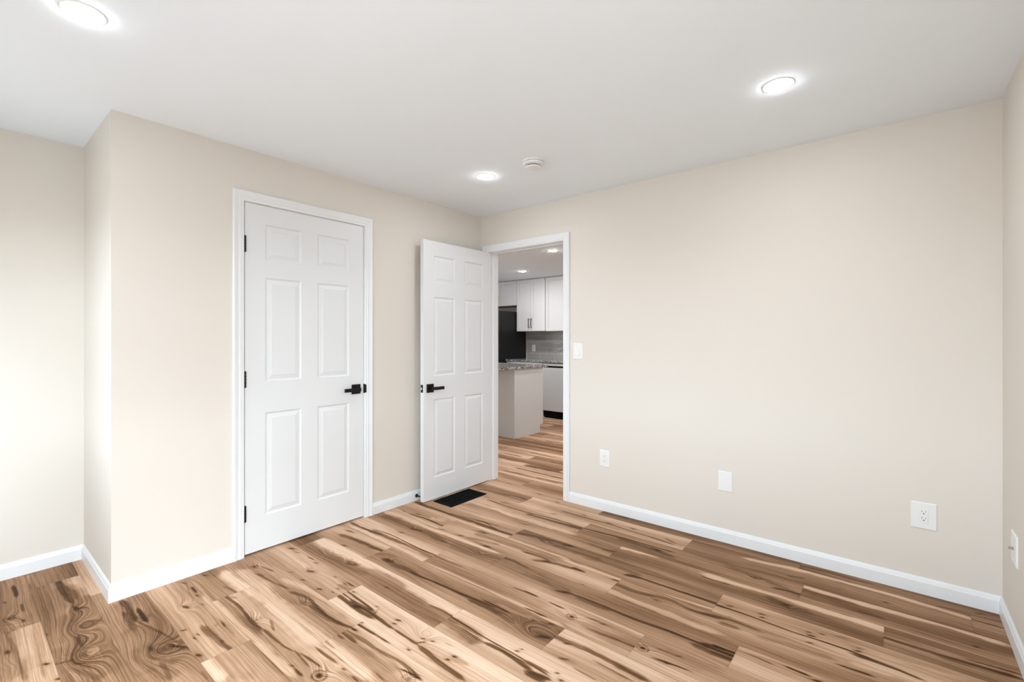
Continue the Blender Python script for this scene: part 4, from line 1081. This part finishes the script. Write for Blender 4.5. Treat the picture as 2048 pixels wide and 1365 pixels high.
t = thing('blank_cover_plate', 'white blank wall plate in the middle of the long wall', 'wall plate', (2.073, 0, .375))
plate(t, .084, .124); screws(t, (.046, -.046))
t = thing('wall_outlet', 'large square white outlet on the right end of the long wall', 'outlet', (2.991, 0, .384))
plate(t, .098, .130); receptacle(t)
t = thing('coax_plate', 'white cable jack plate on the right wall near the corner', 'wall plate', (XR, -.294, .400), -math.pi/2)
plate(t, .110, .124)
m = MB(); m.lathe([(.0060, -.0055), (.0060, -.0090), (.0044, -.0095), (.0046, -.0110), (.0042, -.0120), (.0046, -.0135), (.0042, -.0150), (.0046, -.0165), (.0044, -.0200), (.0030, -.0205)], axis='y', n=20); m.build('coax_connector', M['nickel'], t, smooth=True)
screws(t, (.046, -.046))

# ------------------------------------------------------------------ kitchen beyond the doorway
def shaker_door(x0, x1, z0, z1, y, parent, pull=None, name='door'):
    """five piece door facing -y, front face at y; pull = (x, z0, z1)"""
    m = MB(); f = .057; t = .019; r = .010
    m.bevbox((x0, y, z0), (x0+f, y+t, z1), .001); m.bevbox((x1-f, y, z0), (x1, y+t, z1), .001)
    m.bevbox((x0+f, y, z0), (x1-f, y+t, z0+f), .001); m.bevbox((x0+f, y, z1-f), (x1-f, y+t, z1), .001)
    m.box((x0+f-.001, y+r, z0+f-.001), (x1-f+.001, y+t-.002, z1-f+.001))
    d = m.build(name, M['cabinet'], parent)
    if pull:
        px, a, b_ = pull; q = MB(); q.bevbox((px-.005, y-.032, a), (px+.005, y-.023, b_), .001)
        q.bevbox((px-.005, y-.024, a), (px+.005, y, a+.009), .0008); q.bevbox((px-.005, y-.024, b_-.009), (px+.005, y, b_), .0008)
        q.build('handle', M['black'], d)
    return d
YU = 3.31; YW = 3.63
def wall_cabinet(x0, x1, z0, z1, doors, label, raw=False):
    t = thing('wall_cabinet', label, 'cabinet', ((x0+x1)/2, YU, z0)); c = Vector(t.location)
    m = MB(); m.box((x0+.002-c.x, .020, .0), (x1-.002-c.x, YW-YU-.001, z1-z0)); m.build('carcass', M['cabinet'], t)
    if raw:
        m = MB(); m.box((x0+.004-c.x, .024, -.004), (x1-.004-c.x, YW-YU-.002, 0)); setp(m.build('underside_panel', M['wood_raw'], t), 'bare brown wood underside')
    n = len(doors)
    for k, pu in enumerate(doors):
        a = x0+.004+(x1-x0-.008)*k/n+(0.0015 if k else 0); b_ = x0+.004+(x1-x0-.008)*(k+1)/n-(0.0015 if k < n-1 else 0)
        hp = None
        if pu: hp = ((a+.026 if pu[0] == 'l' else b_-.026)-c.x, pu[1]-c.z, pu[2]-c.z)
        shaker_door(a-c.x, b_-c.x, .004, z1-z0-.006, 0, t, hp)
    return t
wall_cabinet(-3.15, -2.264, 1.856, HK-.004, [('r', 1.90, 2.03), ('l', 1.895, 2.025)], 'short white wall cabinet above the refrigerator', True)
wall_cabinet(-2.260, -1.645, 1.396, HK-.004, [('r', 1.458, 1.612), ('l', 1.458, 1.612)], 'tall white double-door wall cabinet beside the refrigerator')
wall_cabinet(-1.641, -1.06, 1.392, HK-.004, [('r', 1.458, 1.612)], 'tall white wall cabinet at the right of the double-door one')
wall_cabinet(-1.056, -.40, 1.392, HK-.004, [('r', 1.458, 1.612), ('l', 1.458, 1.612)], 'white wall cabinet hidden right of the doorway view')

# refrigerator
FX0, FX1, FY, FZ = -3.16, -2.275, 2.90, 1.742
t = thing('refrigerator', 'black refrigerator beneath the short wall cabinet', 'refrigerator', ((FX0+FX1)/2, (FY+3.60)/2, 0)); c = Vector(t.location)
m = MB(); m.bevbox((FX0-c.x, FY+.004-c.y, .02), (FX1-c.x, 3.60-c.y, FZ), .004); setp(m.build('body', M['fridge'], t), 'black side panels')
dw = (FX1-FX0)/2
for k in (0, 1):
    a = FX0+dw*k+.003; b_ = a+dw-.006
    m = MB(); m.bevbox((a-c.x, FY-.060-c.y, .62), (b_-c.x, FY-c.y, FZ-.004), .008); d = m.build('door', M['fridge_front'], t)
    hx_ = (b_-.04 if k == 0 else a+.04)-c.x; q = MB(); q.bevbox((hx_-.011, FY-.105-c.y, .78), (hx_+.011, FY-.088-c.y, 1.55), .005)
    for z in (.80, 1.51): q.bevbox((hx_-.008, FY-.090-c.y, z), (hx_+.008, FY-.058-c.y, z+.022), .002)
    q.build('handle', M['steel'], d)
m = MB(); m.bevbox((FX0+.003-c.x, FY-.060-c.y, .06), (FX1-.003-c.x, FY-c.y, .612), .008); d = m.build('freezer_drawer', M['fridge_front'], t)
q = MB(); q.bevbox((-.32, FY-.105-c.y, .535), (.32, FY-.088-c.y, .557), .005); q.bevbox((-.30, FY-.090-c.y, .538), (-.28, FY-.058-c.y, .554), .002); q.bevbox((.28, FY-.090-c.y, .538), (.30, FY-.058-c.y, .554), .002); q.build('handle', M['steel'], d)

# wall run: base cabinets, dishwasher, worktop
YB = 3.02; CT = .915; CTH = .030
def base_cabinet(x0, x1, label, n=2):
    t = thing('base_cabinet', label, 'cabinet', ((x0+x1)/2, YB, 0)); c = Vector(t.location)
    m = MB(); m.box((x0+.002-c.x, .020, .10), (x1-.002-c.x, YW-YB-.012, CT-CTH-.001)); m.box((x0+.002-c.x, .075, 0), (x1-.002-c.x, YW-YB-.02, .10)); m.build('carcass', M['cabinet'], t)
    for k in range(n):
        a = x0+.004+(x1-x0-.008)*k/n; b_ = x0+.001+(x1-x0-.008)*(k+1)/n
        shaker_door(a-c.x, b_-c.x, .105, .72, 0, t, ((b_-.03 if k == 0 else a+.03)-c.x, .56, .70))
    m = MB(); m.bevbox((x0+.004-c.x, 0, .726), (x1-.004-c.x, .019, CT-CTH-.006), .001); dr = m.build('drawer', M['cabinet'], t)
    q = MB(); q.bevbox((-.065, -.032, .795), (.065, -.023, .805), .001); q.bevbox((-.065, -.024, .795), (-.056, 0, .805), .0008); q.bevbox((.056, -.024, .795), (.065, 0, .805), .0008); q.build('handle', M['black'], dr)
    return t
base_cabinet(-2.255, -1.500, 'white base cabinet left of the dishwasher, behind the peninsula')
base_cabinet(-.888, -.13, 'white base cabinet right of the dishwasher')
x0, x1 = -1.496, -.892
t = thing('dishwasher', 'stainless dishwasher with black kick plate under the granite counter', 'dishwasher', ((x0+x1)/2, YB, 0)); hw = (x1-x0)/2
m = MB(); m.box((-hw+.004, .03, .02), (hw-.004, .58, CT-CTH-.004)); m.build('tub_housing', M['black_flat'], t)
m = MB(); m.bevbox((-hw+.003, -.004, .120), (hw-.003, .029, .806), .003); setp(m.build('door', M['steel'], t), 'brushed pale steel door')
m = MB(); m.bevbox((-hw+.003, -.002, .834), (hw-.003, .029, .874), .002); m.build('control_panel', M['steel'], t)
m = MB(); m.box((-hw+.003, .015, .807), (hw-.003, .029, .833)); setp(m.build('pocket_handle', M['black_flat'], t), 'black recessed grip')
m = MB(); m.box((-hw+.003, .055, .001), (hw-.003, .0595, .119)); m.build('kick_plate', M['black_flat'], t)
m = MB(); m.bevbox((-2.253, YB-.025, CT-CTH), (-.12, YW-.001, CT), .003)
setp(m.build('countertop', M['granite']), 'speckled grey granite counter along the kitchen wall', 'countertop')
m = MB(); m.box((-2.262, YW-.009, CT), (-.12, YW-.0005, 1.392))
setp(m.build('backsplash', M['tile']), 'glossy wavy grey subway tile backsplash above the counter', 'backsplash')
t = thing('wall_outlet', 'pale outlet on the grey tile backsplash', 'outlet', (-2.115, YW-.009, 1.100)); plate(t, .075, .118); receptacle(t)

# peninsula
PX = -.82; PY0, PY1, PY2 = 1.487, 2.031, 2.086
t = thing('peninsula_cabinet', 'grey-white kitchen peninsula base with toe notch', 'cabinet', (-1.75, 1.80, 0)); c = Vector(t.location)
m = MB(); ex = [(PY0, 0), (PY1, 0), (PY1, .105), (PY2, .105), (PY2, .878), (PY0, .878)]
vs = [(PX-.018-c.x, y-c.y, z) for y, z in ex]+[(PX-c.x, y-c.y, z) for y, z in ex]
m.add(vs, [(0,1,2,5),(5,2,3,4),(6,7,8,11),(11,8,9,10)]+[(k, (k+1) % 6, 6+(k+1) % 6, 6+k) for k in range(6)]); m.build('end_panel', M['panel_grey'], t)
m = MB(); m.box((-2.70-c.x, PY0-c.y, .0), (PX-.030-c.x, PY0+.018-c.y, .878)); m.build('back_panel', M['panel_grey'], t)
m = MB(); m.bevbox((PX-.028-c.x, PY0-.003-c.y, 0), (PX+.002-c.x, PY0+.020-c.y, .878), .001); m.build('corner_trim', M['panel_grey'], t)
m = MB(); m.box((-2.70-c.x, PY0+.018-c.y, .10), (PX-.030-c.x, PY2-.022-c.y, .877)); m.box((-2.70-c.x, PY0+.018-c.y, 0), (PX-.030-c.x, PY1-.002-c.y, .10)); m.build('carcass', M['cabinet'], t)
n = 4; xx0, xx1 = -2.69, PX-.006
for k in range(n):
    a = xx0+(xx1-xx0)*k/n+.002; b_ = xx0+(xx1-xx0)*(k+1)/n-.002; m = MB(); f = .057
    for lo, hi in (((a,.110),(a+f,.874)), ((b_-f,.110),(b_,.874)), ((a+f,.110),(b_-f,.110+f)), ((a+f,.874-f),(b_-f,.874))): m.bevbox((lo[0]-c.x, PY2+.001-c.y, lo[1]), (hi[0]-c.x, PY2+.020-c.y, hi[1]), .001)
    m.box((a+f-.001-c.x, PY2+.001-c.y, .110+f-.001), (b_-f+.001-c.x, PY2+.010-c.y, .874-f+.001)); d = m.build('door', M['cabinet'], t)
    px = (b_-.03 if k % 2 == 0 else a+.03)-c.x; q = MB(); q.bevbox((px-.005, PY2+.043-c.y, .70), (px+.005, PY2+.052-c.y, .83), .001)
    for z in (.70, .821): q.bevbox((px-.005, PY2+.020-c.y, z), (px+.005, PY2+.044-c.y, z+.009), .0008)
    q.build('handle', M['black'], d)
m = MB(); m.bevbox((-2.72, 1.10, .879), (-.788, 2.175, .909), .003)
setp(m.build('countertop', M['granite']), 'speckled grey granite top on the peninsula, overhanging towards the doorway', 'countertop')
